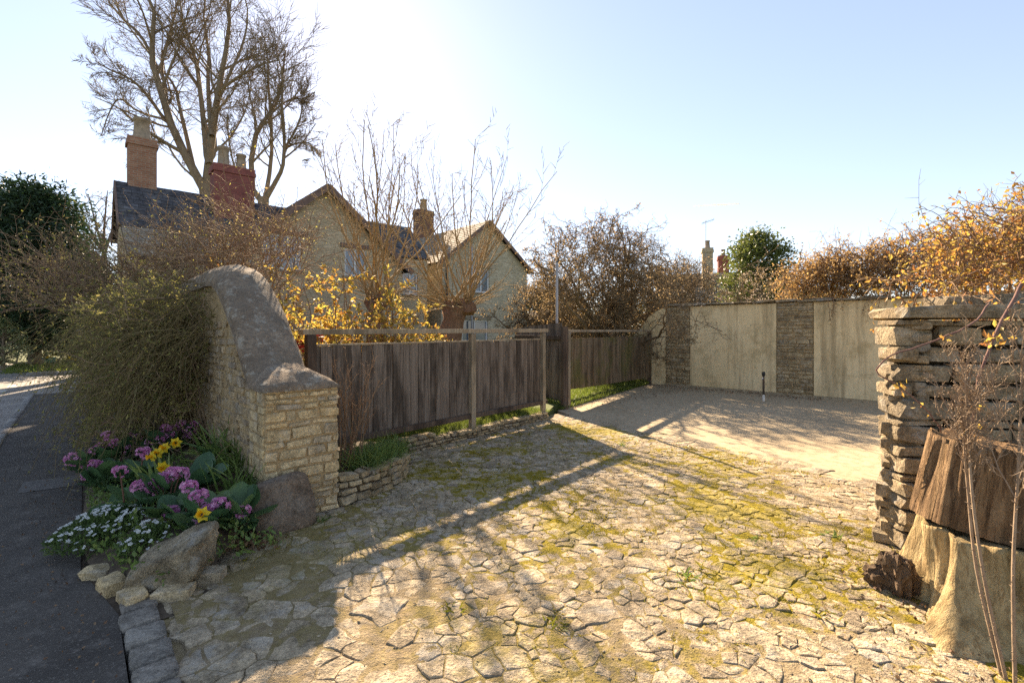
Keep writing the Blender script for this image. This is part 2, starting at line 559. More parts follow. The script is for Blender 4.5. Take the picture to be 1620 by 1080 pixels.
def asphalt(name, c1, c2, fleck):
    g = G(name)
    n1 = g.noise(0.9, 5, 0.6); n2 = g.noise(120, 3, 0.7)
    col = g.mix(g.ramp(n1, 0.40, 0.60), c1, c2)
    col = g.mix(g.ramp(g.noise(3.1, 6, 0.7), 0.5, 0.6, 0, 0.5), col, tuple(x * 0.6 for x in c1))
    vo = g.n('ShaderNodeTexVoronoi'); vo.inputs['Scale'].default_value = 160; g.l(g.pos, vo.inputs['Vector'])
    col = g.mix(g.ramp(vo.outputs['Distance'], 0.0, 0.3, 0.5, 0.0), col, fleck)
    col = g.mix(g.ramp(g.noise(6, 6, 0.75), 0.54, 0.66, 0, 0.4), col, fleck)
    col = g.mix(g.ramp(g.noise(60, 3, 0.7), 0.58, 0.64, 0, 0.6), col, fleck)
    return g.finish(col, 0.85, g.bump(g.math('ADD', n2, g.math('MULTIPLY', g.noise(25, 4), 0.8)), 0.6, 0.008), spec=0.25)
M_asph = asphalt('pavement_asphalt', (0.058, 0.050, 0.041), (0.088, 0.076, 0.062), (0.21, 0.185, 0.155))
M_road = asphalt('road_asphalt', (0.20, 0.18, 0.155), (0.28, 0.255, 0.22), (0.36, 0.33, 0.29))
def concrete():
    g = G('worn_concrete')
    v = g.mapping(g.pos, (1, 1, 1), rot=(0, 0, R(-20)))
    n1 = g.noise(0.8, 6, 0.65); n2 = g.noise(9, 6, 0.75); n3 = g.noise(75, 4, 0.8)
    col = g.mix(g.ramp(n1, 0.3, 0.7), (0.34, 0.26, 0.16), (0.45, 0.355, 0.23))
    col = g.mix(g.ramp(n2, 0.46, 0.6, 0, 0.6), col, (0.19, 0.145, 0.085))
    col = g.mix(g.ramp(n3, 0.5, 0.62, 0, 0.3), col, (0.50, 0.41, 0.28))
    col = g.mix(g.ramp(n3, 0.48, 0.36, 0, 0.35), col, (0.20, 0.15, 0.09))
    return g.finish(col, 0.92, g.bump(g.math('ADD', n2, n3), 0.35, 0.007), spec=0.2)
M_conc = concrete()
def render_wall():
    g = G('stained_wall_render')
    st = g.mapping(g.pos, (2.2, 2.2, 0.16))
    n1 = g.noise(0.9, 6, 0.6); n2 = g.noise(1.6, 6, 0.7, st); n3 = g.noise(30, 5, 0.7)
    col = g.mix(g.ramp(n1, 0.3, 0.7), (0.72, 0.54, 0.29), (0.80, 0.635, 0.375))
    col = g.mix(g.ramp(n2, 0.50, 0.64, 0, 0.6), col, (0.23, 0.165, 0.085))
    col = g.mix(g.ramp(g.noise(2.3, 6, 0.75), 0.50, 0.62, 0, 0.5), col, (0.33, 0.25, 0.12))
    col = g.mix(g.ramp(g.noise(7, 6, 0.8), 0.52, 0.66, 0, 0.35), col, (0.52, 0.39, 0.21))
    col = g.mix(g.ramp(n3, 0.5, 0.75, 0, 0.2), col, (0.78, 0.64, 0.42))
    return g.finish(col, 0.92, g.bump(g.math('ADD', n3, n1), 0.35, 0.01), spec=0.15)
M_render = render_wall()
def wood(name, c1, c2, c3, green=0.0):
    g = G(name)
    oi = g.n('ShaderNodeObjectInfo')
    off = g.n('ShaderNodeVectorMath', operation='ADD')
    cb = g.n('ShaderNodeCombineXYZ')
    g.l(g.math('MULTIPLY', oi.outputs['Random'], 37.0), cb.inputs[0]); g.l(g.math('MULTIPLY', oi.outputs['Random'], 11.0), cb.inputs[2])
    g.l(g.pos, off.inputs[0]); g.l(cb.outputs[0], off.inputs[1])
    v = g.mapping(off.outputs[0], (26, 26, 1.0))
    n1 = g.noise(2.2, 6, 0.65, v); n2 = g.noise(0.9, 4, 0.6, g.mapping(off.outputs[0], (4, 4, 1.2)))
    col = g.mix(oi.outputs['Random'], c1, c2)
    col = g.mix(g.ramp(n1, 0.40, 0.62), col, c3)
    col = g.mix(g.ramp(n2, 0.47, 0.62, 0, 0.7), col, tuple(x * 0.45 for x in c1))
    if green > 0:
        col = g.mix(g.ramp(g.noise(1.1, 4, 0.7), 0.5, 0.65, 0, green), col, (0.10, 0.10, 0.02))
    return g.finish(col, 0.85, g.bump(n1, 0.5, 0.006), spec=0.2)
M_board = wood('weathered_board', (0.065, 0.046, 0.032), (0.165, 0.125, 0.092), (0.22, 0.175, 0.135))
M_board2 = wood('algae_board', (0.085, 0.055, 0.028), (0.155, 0.105, 0.06), (0.22, 0.16, 0.10), 0.6)
M_rail = wood('pale_rail', (0.25, 0.19, 0.12), (0.30, 0.23, 0.15), (0.36, 0.29, 0.20))
M_post = wood('dark_post', (0.075, 0.05, 0.035), (0.10, 0.07, 0.05), (0.14, 0.10, 0.07))
M_soil = flat_mat('bed_soil', (0.075, 0.055, 0.036), 1.0, 0.5, 14)
M_lawn = flat_mat('lawn_soil', (0.085, 0.10, 0.028), 1.0, 0.4, 5)
M_ground = flat_mat('field_grass', (0.09, 0.11, 0.035), 1.0, 0.4, 0.6)
M_grass = leaf_mat('grass_blades', [(0.07, 0.11, 0.018), (0.13, 0.18, 0.03), (0.20, 0.22, 0.05)], 0.5, 0.5)
M_twig = bark_mat('bare_twig', (0.13, 0.09, 0.06), (0.24, 0.17, 0.11))
M_lime = bark_mat('lime_bark', (0.15, 0.112, 0.078), (0.27, 0.205, 0.135), 6, 0.5)

# ------------------------------------------------------------------ the setting
def sheet(name, ns, z, mat, label=None, thick=0.0, kind='structure'):
    pts = [W(n, s, z) for n, s in ns]
    tri = tessellate_polygon([pts])
    V = [tuple(p) for p in pts]
    # keep faces pointing up
    F = []
    for t in tri:
        a, b, c = (pts[i] for i in t)
        F.append(list(t) if (b - a).cross(c - a).z > 0 else [t[0], t[2], t[1]])
    parts = [(V, F)]
    if thick > 0:
        m = len(pts)
        lo = [(p.x, p.y, p.z - thick) for p in pts]
        area = sum(pts[i].x * pts[(i + 1) % m].y - pts[(i + 1) % m].x * pts[i].y for i in range(m))
        Q = []
        for i in range(m):
            j = (i + 1) % m
            Q.append([i, m + i, m + j, j] if area > 0 else [i, j, m + j, m + i])
        parts = [(V, F), (V + lo, Q)]
    o = obj_np(name, parts, mat)
    return tag(o, kind=kind, label=label)

g0 = obj_np('ground', [(np.array([[-900, -300, -0.16], [900, -300, -0.16], [900, 1500, -0.16], [-900, 1500, -0.16]]), [[0, 1, 2, 3]])], M_ground)
tag(g0, kind='structure')
sheet('road', [(-8, -12), (-0.88, -12), (-0.88, 16.6), (0.9, 16.9), (1.0, 24.3), (-1.0, 24.4), (-2.3, 34), (-10, 60), (-16, 60), (-8, 20)], -0.10, M_road, thick=0.05)
sheet('pavement', [(-0.765, -12), (0.17, -12), (0.17, 3.4), (0.02, 4.2), (0.05, 7.5), (0.7, 10), (1.1, 14), (0.9, 16.6), (-0.765, 16.4)], 0.0, M_asph, thick=0.14)
verge = sheet('grass_verge', [(-1.0, 24.5), (1.0, 24.4), (8, 24.6), (14, 30), (14, 60), (-8, 60), (-2.2, 34)], 0.02, M_lawn, thick=0.14)
drive = sheet('driveway', [(0.34, -6), (6.2, -6), (6.3, 5.95), (2.9, 5.5), (1.2, 5.5), (1.1, 4.1), (0.34, 3.3)], -0.014, M_joint, thick=0.1)
apron = sheet('concrete_apron', [(5.75, -6), (14, -6), (14, 6.9), (12.5, 7.8), (6.9, 6.35)] + [(float(np.interp(x, [0.2, 2.0, 5.0, 6.3], [5.75, 6.05, 6.45, 6.85])) + 0.07 * noise.noise(Vector((x * 3, 1, 1))) + 0.045 * noise.noise(Vector((x * 11, 2, 1))), x) for x in np.arange(6.25, 0.15, -0.07)], 0.0, M_conc, thick=0.1)
lawn = sheet('garden_lawn', [(1.7, 5.46), (3.0, 5.46), (6.12, 5.90), (6.9, 6.42), (12.45, 7.85), (12.6, 7.9), (12.6, 70), (1.7, 70)], 0.10, M_lawn, thick=0.2)
field = sheet('far_garden', [(12.55, 70), (12.95, -14), (80, -14), (80, 70)], 0.06, M_lawn, thick=0.2)

# kerb between pavement and road, and the setts along the drive
kerb = empty('kerb', W(-0.82, 5, 0)); tag(kerb, kind='structure')
unit_blocks = [rough_block(i, (3, 3, 3), 8.0, 0.05) for i in range(8)]
kerb_me = [mesh_np('kerb_stone', [(v, f)], M_kerb, True) for v, f in unit_blocks[:4]]
def frame_M(c, u, v, w, du, dv, dw):
    M = Matrix(((u[0] * du, v[0] * dv, w[0] * dw, c[0]), (u[1] * du, v[1] * dv, w[1] * dw, c[1]), (u[2] * du, v[2] * dv, w[2] * dw, c[2]), (0, 0, 0, 1)))
    return M
s = 3.6
while s < 16.5:
    L = random.uniform(0.55, 0.75)
    obj_me('kerb_stone', random.choice(kerb_me), kerb, frame_M(W(-0.82, s + L / 2, -0.06), SV, NV, UP, L * 0.99, 0.13, 0.16))
    s += L
sett_row = empty('sett_edging', W(0.255, 2, 0)); tag(sett_row, kind='structure')
sett_me = [mesh_np('sett', [rough_block(40 + i, (5, 5, 3), 9.0, 0.035)], M_sett, True) for i in range(5)]
s = -1.2
while s < 3.45:
    L = random.uniform(0.15, 0.24)
    rot = Matrix.Rotation(random.uniform(-0.04, 0.04), 3, 'Z')
    obj_me('sett', random.choice(sett_me), sett_row, frame_M(W(0.258 + random.uniform(-.008, .008), s + L / 2, -0.035 + random.uniform(-.006, .006)), rot @ SV, rot @ NV, UP, L * 0.95, 0.175, 0.10))
    s += L

# far kerb of the verge and give-way dashes
vk = empty('verge_kerb', W(0, 24.4, 0)); tag(vk, kind='structure')
for i in range(6):
    obj_me('kerb_stone', kerb_me[i % 4], vk, frame_M(W(-0.9 + i * 0.9, 24.42 - i * 0.01, -0.05), NV, SV, UP, 0.88, 0.12, 0.2))
for i, (n, s_) in enumerate([(-1.6, 17.2), (-1.5, 18.6), (-1.4, 20.1), (-0.2, 17.4), (-0.1, 18.8), (0.0, 20.2)]):
    o = sheet('road_marking', [(n - 0.1, s_), (n + 0.1, s_), (n + 0.1, s_ + 0.75), (n - 0.1, s_ + 0.75)], -0.096, MATS.get('road_paint') or flat_mat('road_paint', (0.45, 0.43, 0.38), 0.8, 0.3, 20))
o = sheet('pavement_patch', [(-0.42, 6.55), (0.02, 6.5), (0.03, 6.95), (-0.40, 7.0)], 0.004, flat_mat('pale_tarmac_patch', (0.115, 0.105, 0.092), 0.9, 0.4, 40))

# ------------------------------------------------------------------ driveway paving stones (irregular cells)
def clip(poly, p, q):
    """part of poly nearer to p than to q"""
    w = min(0.78, max(0.22, p[2] / (p[2] + q[2])))
    mx, my = p[0] + (q[0] - p[0]) * w, p[1] + (q[1] - p[1]) * w
    dx, dy = q[0] - p[0], q[1] - p[1]
    out = []
    m = len(poly)
    for i in range(m):
        a = poly[i]; b = poly[(i + 1) % m]
        da = (a[0] - mx) * dx + (a[1] - my) * dy
        db = (b[0] - mx) * dx + (b[1] - my) * dy
        if da <= 0: out.append(a)
        if (da < 0) != (db < 0) and abs(da - db) > 1e-12:
            t = da / (da - db)
            out.append((a[0] + (b[0] - a[0]) * t, a[1] + (b[1] - a[1]) * t))
    return out
def in_drive(n, s):
    if n < 0.40 or s < -1.6: return False
    edge = 6.46 if s > 4.9 else (5.75 + (s - 0.2) * 0.15 if s > 0.2 else 5.7)
    if n > edge - 0.05: return False
    top = 3.3 + (n - 0.34) * 1.05 if n < 1.1 else (4.08 if n < 1.75 else (4.15 + (n - 1.75) * 0.4 if n < 2.6 else 5.33 + (n - 2.97) * 0.148))
    if 1.75 <= n < 2.75:
        top = min(5.3, 4.2 + max(0, n - 2.0) * 1.35)
    return s < top - 0.03
V = []; F = []; idx = {}
st_ = 0.036
def soil_v(i, j):
    if (i, j) not in idx:
        n_, s_ = 0.36 + i * st_, -1.6 + j * st_
        z = -0.0022 + 0.0080 * noise.noise(Vector((n_ * 4.2, s_ * 4.2, 9))) + 0.0045 * noise.noise(Vector((n_ * 13, s_ * 13, 9)))
        idx[(i, j)] = len(V); V.append(tuple(W(n_, s_, z)))
    return idx[(i, j)]
for i in range(175):
    for j in range(212):
        if in_drive(0.40 + i * st_ + 0.018, -1.58 + j * st_) and in_drive(0.36 + i * st_ + 0.03, -1.6 + (j + 1) * st_):
            F.append([soil_v(i, j), soil_v(i + 1, j), soil_v(i + 1, j + 1), soil_v(i, j + 1)])
o = obj_np('joint_soil', [(V, F)], M_joint, drive, True); o['kind'] = 'stuff'
pr = random.Random(11)
pts = []
cell = 0.34
gridp = {}
tries = 0
while tries < 46000:
    tries += 1
    n = pr.uniform(0.38, 6.6); s = pr.uniform(-1.7, 5.95)
    if not in_drive(n, s): continue
    big = noise.noise(Vector((n * 0.9, s * 0.9, 3.3)))
    rmin = 0.056 + 0.03 * big + 0.19 * pr.random() ** 4
    if n < 1.6 and s > 0.5: rmin += 0.05
    gx, gy = int(n / cell), int(s // cell)
    ok = True
    for i in (-1, 0, 1):
        for j in (-1, 0, 1):
            for q in gridp.get((gx + i, gy + j), ()):
                # stones lie a little longer across the drive
                if ((q[0] - n) * 1.15) ** 2 + ((q[1] - s) * 0.9) ** 2 < (0.5 * (rmin + q[2])) ** 2:
                    ok = False; break
            if not ok: break
        if not ok: break
    if ok:
        p = (n, s, rmin)
        gridp.setdefault((gx, gy), []).append(p); pts.append(p)
stones = []
for p in pts:
    r = 0.30
    poly = [(p[0] - r, p[1] - r), (p[0] + r, p[1] - r), (p[0] + r, p[1] + r), (p[0] - r, p[1] + r)]
    gx, gy = int(p[0] / cell), int(p[1] // cell)
    for i in (-2, -1, 0, 1, 2):
        for j in (-2, -1, 0, 1, 2):
            for q in gridp.get((gx + i, gy + j), ()):
                if q is not p and abs(q[0] - p[0]) < 0.62 and abs(q[1] - p[1]) < 0.62:
                    poly = clip(poly, p, q)
                    if len(poly) < 3: break
    if len(poly) < 3: continue
    a = np.array(poly)
    a[:, 0] = np.maximum(a[:, 0], 0.352)
    stones.append((p, a))
def paving_stone(p, a, seed):
    c = a.mean(axis=0)
    # roughen outline
    m = len(a); ring = []
    for i in range(m):
        q0 = a[i]; q1 = a[(i + 1) % m]
        L = np.linalg.norm(q1 - q0)
        k = max(1, int(L / 0.045))
        for j in range(k):
            ring.append(q0 + (q1 - q0) * j / k)
    ring = np.array(ring)
    # joints wander: the same field moves neighbouring edges together
    wv = np.array([tuple(noise.noise_vector(Vector((x * 5.0, y * 5.0, 0.7))))[:2] for x, y in ring]) * 0.055
    wv += np.array([tuple(noise.noise_vector(Vector((x * 15.0, y * 15.0, 4.7))))[:2] for x, y in ring]) * 0.022
    wv += np.array([tuple(noise.noise_vector(Vector((x * 40.0, y * 40.0, seed * 0.7))))[:2] for x, y in ring]) * 0.008
    ring = ring + wv
    c = ring.mean(axis=0)
    d = ring - c
    dist = np.linalg.norm(d, axis=1, keepdims=True) + 1e-6
    gap = 0.0015 + 0.006 * pr.random() ** 2
    md = dist.mean()
    f = (np.minimum(dist, md * 1.45) - gap) / dist
    out = c + d * f
    zt = pr.uniform(-0.0045, 0.004)
    tx, ty = pr.uniform(-0.028, 0.028), pr.uniform(-0.028, 0.028)
    def zz(q, base):
        e = q - c
        return base + zt + e[:, 0] * tx + e[:, 1] * ty + np.array([noise.noise(Vector((x * 11, y * 11, seed * 0.11))) * 0.007 + noise.noise(Vector((x * 30, y * 30, seed * 0.3))) * 0.005 for x, y in q])
    r0 = out; r1 = c + (out - c) * 0.94; r2 = c + (out - c) * 0.6
    z0 = np.full(len(out), -0.045); z1 = zz(r1, 0.0); z2 = zz(r2, 0.002)
    cc = np.array([c])
    V2 = np.concatenate([r0, r0, r1, r2, cc])
    Z = np.concatenate([z0, zz(r0, -0.005), z1, z2, zz(cc, 0.002)])
    V = np.empty((len(V2), 3))
    V[:, 0] = NX * V2[:, 0] - NY * V2[:, 1]; V[:, 1] = NY * V2[:, 0] + NX * V2[:, 1]; V[:, 2] = Z
    k = len(out); i = np.arange(k); j = (i + 1) % k
    Q = np.concatenate([np.stack([b * k + i, b * k + j, (b + 1) * k + j, (b + 1) * k + i], 1) for b in range(3)])
    T = np.stack([3 * k + i, 3 * k + j, np.full(k, 4 * k)], 1)
    return V, Q, T
def seen_size(p):
    w = W(p[0], p[1])
    if w.y < 1.7: return 0
    x = 810 + w.x / w.y * 765; y = 522 + 1.55 / w.y * 765
    if x < 150 or x > 1480 or y > 1110: return 0
    return p[2] ** 2 / w.y ** 3
order = sorted(range(len(stones)), key=lambda i: -seen_size(stones[i][0]))
rest = []
for rank, i in enumerate(order):
    p, a = stones[i]
    V, Q, T = paving_stone(p, a, i)
    if rank < 300:
        obj_np('paving_stone', [(V, Q), (V, T)], M_pave, drive, False)
    else:
        t = pr.random()
        rest += [(V, Q, t), (V, T, t)]
o = obj_np('paving_stones', rest, M_pave, drive, False); o['kind'] = 'stuff'
print('paving stones', len(stones))

# ------------------------------------------------------------------ stone walls
def coursed(parent, org, u, nrm, length, top, hr, lr, depth, meshes, seed, z0=0.0, jit=0.012, rotj=0.03, name='stone', gap=0.008, lim=300, lean=None, tilt=0.0):
    """stones laid in courses on a face; top(t) gives the height at t along u"""
    r = random.Random(seed)
    z = z0; cnt = 0
    u = Vector(u); nrm = Vector(nrm); org = Vector(org)
    zmax = max(top(length * i / 20) for i in range(21))
    while z < zmax - 0.02:
        h = r.uniform(*hr)
        if zmax - z - h < hr[0] * 0.6: h = zmax - z
        t = -r.uniform(0, lr[0] * 0.4)
        while t < length - 0.02:
            L = r.uniform(*lr)
            if t + L > length - lr[0] * 0.4: L = length - t + r.uniform(0, 0.02)
            t0_ = max(t, 0)
            if cnt < lim and t + L - t0_ > 0.03 and z + h <= min(top(t0_), top(min(length, t + L))) + 0.015:
                hh = h * r.uniform(0.9, 1.02)
                c = org + u * (t0_ + (t + L - t0_) / 2) + UP * (z + h / 2 + r.uniform(-0.006, 0.006)) + nrm * (r.uniform(-jit, jit) - depth / 2 + 0.01)
                if lean: c += nrm * lean(z)
                q = Matrix.Rotation(r.uniform(-rotj, rotj) + tilt, 3, nrm) @ Matrix.Rotation(r.uniform(-rotj, rotj) * 1.5, 3, 'Z')
                uu, nn, ww = q @ u, q @ nrm, q @ UP
                obj_me(name, r.choice(meshes), parent, frame_M(c, uu, nn, ww, (t + L - t0_) - gap, depth, hh - gap))
                cnt += 1
            t += L
        z += h
    return cnt

# --- the road wall with its swept cement coping and end pier
rw = empty('roadside_wall', W(1.35, 6, 0), label='tall stone wall with swept rounded cement coping stepping down to a square pier', cat='wall')
def rw_top(t):
    pts_ = [(-1, 1.08), (0.42, 1.10), (0.55, 1.20), (1.1, 1.63), (1.6, 1.95), (1.95, 2.07), (2.4, 2.10), (20, 2.10)]
    for (a, za), (b, zb) in zip(pts_, pts_[1:]):
        if a <= t <= b:
            return za + (zb - za) * (t - a) / (b - a)
    return 2.1
T = [0.44, 0.6, 0.9, 1.2, 1.6, 1.95, 2.4, 9.5]
core = []
for nn in (1.135, 1.565):
    core.append([W(nn, 4.15 + t, rw_top(t)) for t in T] + [W(nn, 4.15 + t, -0.05) for t in reversed(T)])
V = [tuple(p) for side in core for p in side]; m = len(T)
F = []
for i in range(m - 1):
    a, b, c, d = i, i + 1, 2 * m - 2 - i, 2 * m - 1 - i
    F += [[a, d, c, b], [2 * m + a, 2 * m + b, 2 * m + c, 2 * m + d], [a, b, 2 * m + b, 2 * m + a]]
F += [[m - 1, m, 3 * m, 3 * m - 1]]
obj_np('wall_body', [(V, F)], M_mortar, rw)
rub_me = [chipped_block(100 + i, M_rubble, jx=0.3, jz=0.28) for i in range(12)]
coursed(rw, W(1.13, 4.58), SV, -NV, 2.5, lambda t: rw_top(t + 0.43) - 0.04, (0.05, 0.12), (0.08, 0.25), 0.12, rub_me, 5, jit=0.012, rotj=0.10, gap=0.006, lim=298)
# coping loft
st = [(0.40, 1.085, .05, .25), (0.5, 1.13, .09, .255), (0.62, 1.22, .12, .26), (0.8, 1.38, .14, .26), (1.1, 1.62, .16, .26), (1.4, 1.82, .18, .26), (1.7, 2.0, .19, .265), (1.95, 2.08, .2, .265), (2.3, 2.10, .2, .265), (3.0, 2.10, .2, .26), (4.2, 2.10, .19, .26), (6, 2.10, .19, .26), (9.4, 2.08, .2, .26)]
dense = []
for a, b in zip(st, st[1:]):
    k = max(1, int((b[0] - a[0]) / 0.07))
    k = min(k, 14)
    for i in range(k):
        f = i / k
        dense.append(tuple(a[j] + (b[j] - a[j]) * f for j in range(4)))
dense.append(st[-1])
V = []; K = 15
for t, z, rise, hw in dense:
    V.append(W(1.355 - hw, 4.15 + t, z - 0.05))
    for i in range(K):
        a = math.pi * i / (K - 1)
        q = W(1.355 - math.cos(a) * hw, 4.15 + t, z + rise * math.sin(a) ** 0.8)
        q += Vector(noise.noise_vector(q * 5)) * 0.018 + Vector(noise.noise_vector(q * 14)) * 0.011
        V.append(q)
    V.append(W(1.355 + hw, 4.15 + t, z - 0.05))
K2 = K + 2
F = []
for i in range(len(dense) - 1):
    for j in range(K2 - 1):
        F.append([i * K2 + j, i * K2 + j + 1, (i + 1) * K2 + j + 1, (i + 1) * K2 + j])
obj_np('coping', [(np.array([tuple(v) for v in V]), F)], M_coping, rw, True)
# pier
pier = obj_np('pier', [obox(W(1.40, 4.38, 0.52), NV, SV, UP, 0.575, 0.44, 1.14)], M_mortar, rw)
pier_me = [chipped_block(130 + i, M_pier, jx=0.16, jz=0.2, bev=0.05) for i in range(12)]
coursed(pier, W(1.105, 4.15), NV, -SV, 0.59, lambda t: 1.08, (0.035, 0.11), (0.06, 0.27), 0.12, pier_me, 8, jit=0.008, rotj=0.07, gap=0.010)
coursed(pier, W(1.105, 4.17), SV, -NV, 0.42, lambda t: 1.08, (0.06, 0.12), (0.12, 0.26), 0.12, pier_me, 9, jit=0.008, rotj=0.03, gap=0.007)
coursed(pier, W(1.695, 4.17), SV, NV, 0.42, lambda t: 1.08, (0.06, 0.12), (0.12, 0.26), 0.12, pier_me, 10, jit=0.008, rotj=0.03, gap=0.007)
# pier cap: low mound of cement with a ragged lip
V = []; F = []; A = 13
for i in range(A):
    for j in range(A):
        a = i / (A - 1); b = j / (A - 1)
        n = 1.085 + 0.63 * a; s = 4.125 + 0.47 * b
        e = min(a, 1 - a, b * 0.9 + 0.02, 1.0)
        z = 1.085 + 0.13 * min(1, e * 3.2) ** 0.7 * (0.55 + 0.75 * b)
        q = W(n, s, z) + Vector(noise.noise_vector(Vector((n * 7, s * 7, 1)))) * 0.018
        V.append(tuple(q))
for i in range(A - 1):
    for j in range(A - 1):
        F.append([i * A + j, (i + 1) * A + j, (i + 1) * A + j + 1, i * A + j + 1])
rim = [i * A for i in range(A)] + [(A - 1) * A + j for j in range(1, A)]
rim = [j for j in range(A - 1, 0, -1)] + rim
base = len(V)
for q in rim:
    p = V[q]; V.append((p[0], p[1], 1.055))
for k in range(len(rim) - 1):
    F.append([rim[k], base + k, base + k + 1, rim[k + 1]])
obj_np('pier_cap', [(V, F)], M_coping, pier, True)

def rock(name, c, u, dims, seed, mat, label, cat='stone', group=None, k=4.0, amp=0.12, tilt=(0, 0), seg=(7, 6, 6), parent=None, shear=0.0):
    if name == 'edging_stone':
        me = chipped_block(seed, mat, name, jx=0.3, jy=0.3, jz=0.35, extra=14, bev=0.03)
        me.transform(Matrix.Diagonal((dims[0], dims[1], dims[2], 1)))
    else:
        v, f = rough_block(seed, seg, k, amp, dims, 1.1)
        v = v.copy(); v[:, 0] += shear * v[:, 2]
        me = mesh_np(name, [(v, f)], mat, True)
    u = Vector(u).normalized()
    q = Matrix.Rotation(tilt[0], 3, u) @ Matrix.Rotation(tilt[1], 3, UP.cross(u))
    M = frame_M(c, q @ u, q @ UP.cross(u), q @ UP, 1, 1, 1)
    o = obj_me(name, me, parent, M)
    if parent is None: tag(o, label, cat, group)
    return o
# slab leaning on the pier, boulder at the corner of the bed, small edging stones
rock('stone_slab', W(1.20, 4.02, 0.17), NV, (0.46, 0.16, 0.46), 3, M_slab, 'dark brown stone slab leaning against the foot of the square pier', k=5, amp=0.07, tilt=(R(-12), R(-8)), seg=(8, 4, 8))
rock('boulder', W(0.45, 3.62, 0.11), W(0.85, -0.55), (0.45, 0.32, 0.27), 12, M_boulder, 'large rough boulder at the corner of the flower bed', 'boulder', k=4.5, amp=0.17, tilt=(R(14), R(-20)), seg=(12, 10, 9), shear=0.45)
for i, (px, py, w, h, lab) in enumerate([(185, 925, .15, .07, 'small flat stone under the left corner of the big boulder'), (262, 908, .16, .09, 'pale blocky stone below the middle of the big boulder'),
        (302, 895, .15, .08, 'low pale stone just right of the big boulder'), (338, 878, .10, .07, 'small rounded stone between the boulder and the leaning slab'),
        (360, 866, .10, .06, 'little pebble-like stone nearest the leaning slab')]):
    c = atz(px, py, 0.0)
    rock('edging_stone', c + Vector((0, 0.05, h * 0.4)), (1, 0.3 * (i - 2), 0), (w, 0.12, h), 50 + i, M_pier, lab, 'stone', 'edging stones of the flower bed', k=5, amp=0.1, seg=(4, 4, 3))

for i, (n_, s_, w, h, lab) in enumerate([(0.24, 3.52, .17, .08, 'edging stone at the pavement corner below the boulder'), (0.16, 3.75, .18, .09, 'edging stone between the pavement and the white flowers'),
        (0.42, 3.42, .20, .07, 'flat edging stone in front of the boulder beside the setts'), (0.62, 3.50, .16, .08, 'edging stone where the paving meets the boulder'), (0.10, 4.02, .17, .08, 'edging stone hidden under the white flowers by the pavement')]):
    rock('edging_stone', W(n_, s_, h * 0.3), W(0.5 if i > 1 else -0.2, 0.8 if i < 2 else -0.3), (w, 0.12, h), 70 + i, M_pier, lab, 'stone', 'edging stones of the flower bed', k=6, amp=0.1, seg=(5, 4, 3))
# --- low dry wall of the planter beside the pier and retaining wall under the fence
small_me = [chipped_block(160 + i, M_pil, jx=0.25, jz=0.25) for i in range(10)]
plw = empty('planter_wall', (-1.25, 4.7, 0), label='low curved dry stone planter wall butting against the square pier', cat='wall')
pp = [Vector((-1.50, 4.24, 0)), Vector((-1.30, 4.50, 0)), Vector((-1.13, 4.95, 0)), Vector((-1.12, 5.30, 0)), Vector((-1.30, 5.75, 0))]
for k, (a, b) in enumerate(zip(pp, pp[1:])):
    u = (b - a).normalized(); nrm = Vector((u.y, -u.x, 0))
    coursed(plw, a, u, nrm, (b - a).length, lambda t: 0.27 - 0.03 * k, (0.05, 0.09), (0.09, 0.22), 0.14, small_me, 20 + k, jit=0.02, rotj=0.1, gap=0.008)
V = [tuple(p + Vector((-0.05, 0.02, 0.20))) for p in pp] + [(-1.9, 5.9, 0.2), (-2.2, 5.35, 0.2), (-1.62, 4.5, 0.2)]
planter = obj_np('planter_bed', [(V + [(v[0], v[1], -0.05) for v in V], [[0, 1, 2, 3], [0, 3, 4, 5], [0, 5, 6, 7]] + [[i + 1, i, i + 8, i + 9] for i in range(4)])], M_soil)
tag(planter, kind='structure')
rtw = empty('retaining_wall', (-0.4, 7.1, 0), label='low dry stone retaining wall under the near board fence', cat='wall')
a = Vector((-1.38, 5.98, 0)); b = Vector((0.62, 8.40, 0)); u = (b - a).normalized(); nrm = Vector((u.y, -u.x, 0)); Lr = (b - a).length
coursed(rtw, a, u, nrm, Lr, lambda t: 0.19 - 0.07 * t / Lr, (0.035, 0.06), (0.08, 0.2), 0.16, small_me, 31, jit=0.015, rotj=0.05, gap=0.006)
obj_np('wall_core', [obox(a + u * Lr / 2 - nrm * 0.09 + UP * 0.04, u, nrm, UP, Lr, 0.15, 0.12)], M_core, rtw)

# --- back wall
bu = Vector((0.7071, -0.7071, 0)); bn = Vector((-0.7071, -0.7071, 0)); B0 = Vector((4.86, 13.2, 0))
bw = empty('garden_wall', B0 + bu * 3, label='long rendered garden wall with dry stone strips and slate coping at the back', cat='wall')
def bpt(t, z, o=0.0):
    return B0 + bu * t + bn * o + UP * z
prof = [(-1.75, -0.1), (9.5, -0.1), (9.5, 2.2), (-0.68, 2.2), (-0.95, 2.12), (-1.25, 1.92), (-1.5, 1.62), (-1.75, 1.4)]
V = [tuple(bpt(t, z, -0.03)) for t, z in prof] + [tuple(bpt(t, z, -0.36)) for t, z in prof]; m = len(prof)
tri = tessellate_polygon([[Vector((t, z, 0)) for t, z in prof]])
obj_np('wall_body', [(V, [list(t) for t in tri] + [[i + m for i in t][::-1] for t in tri]), (V, [[i, (i + 1) % m, m + (i + 1) % m, m + i] for i in range(m)])], M_mortar, bw)
def slab_panel(t0, t1, z0, z1, name='render_panel', mat=M_render, o=0.02, th=0.04):
    return obj_np(name, [obox(bpt((t0 + t1) / 2, (z0 + z1) / 2, o - th / 2), bu, bn, UP, t1 - t0, th, z1 - z0)], mat, bw)
slab_panel(0.01, 2.16, 0.05, 2.195)
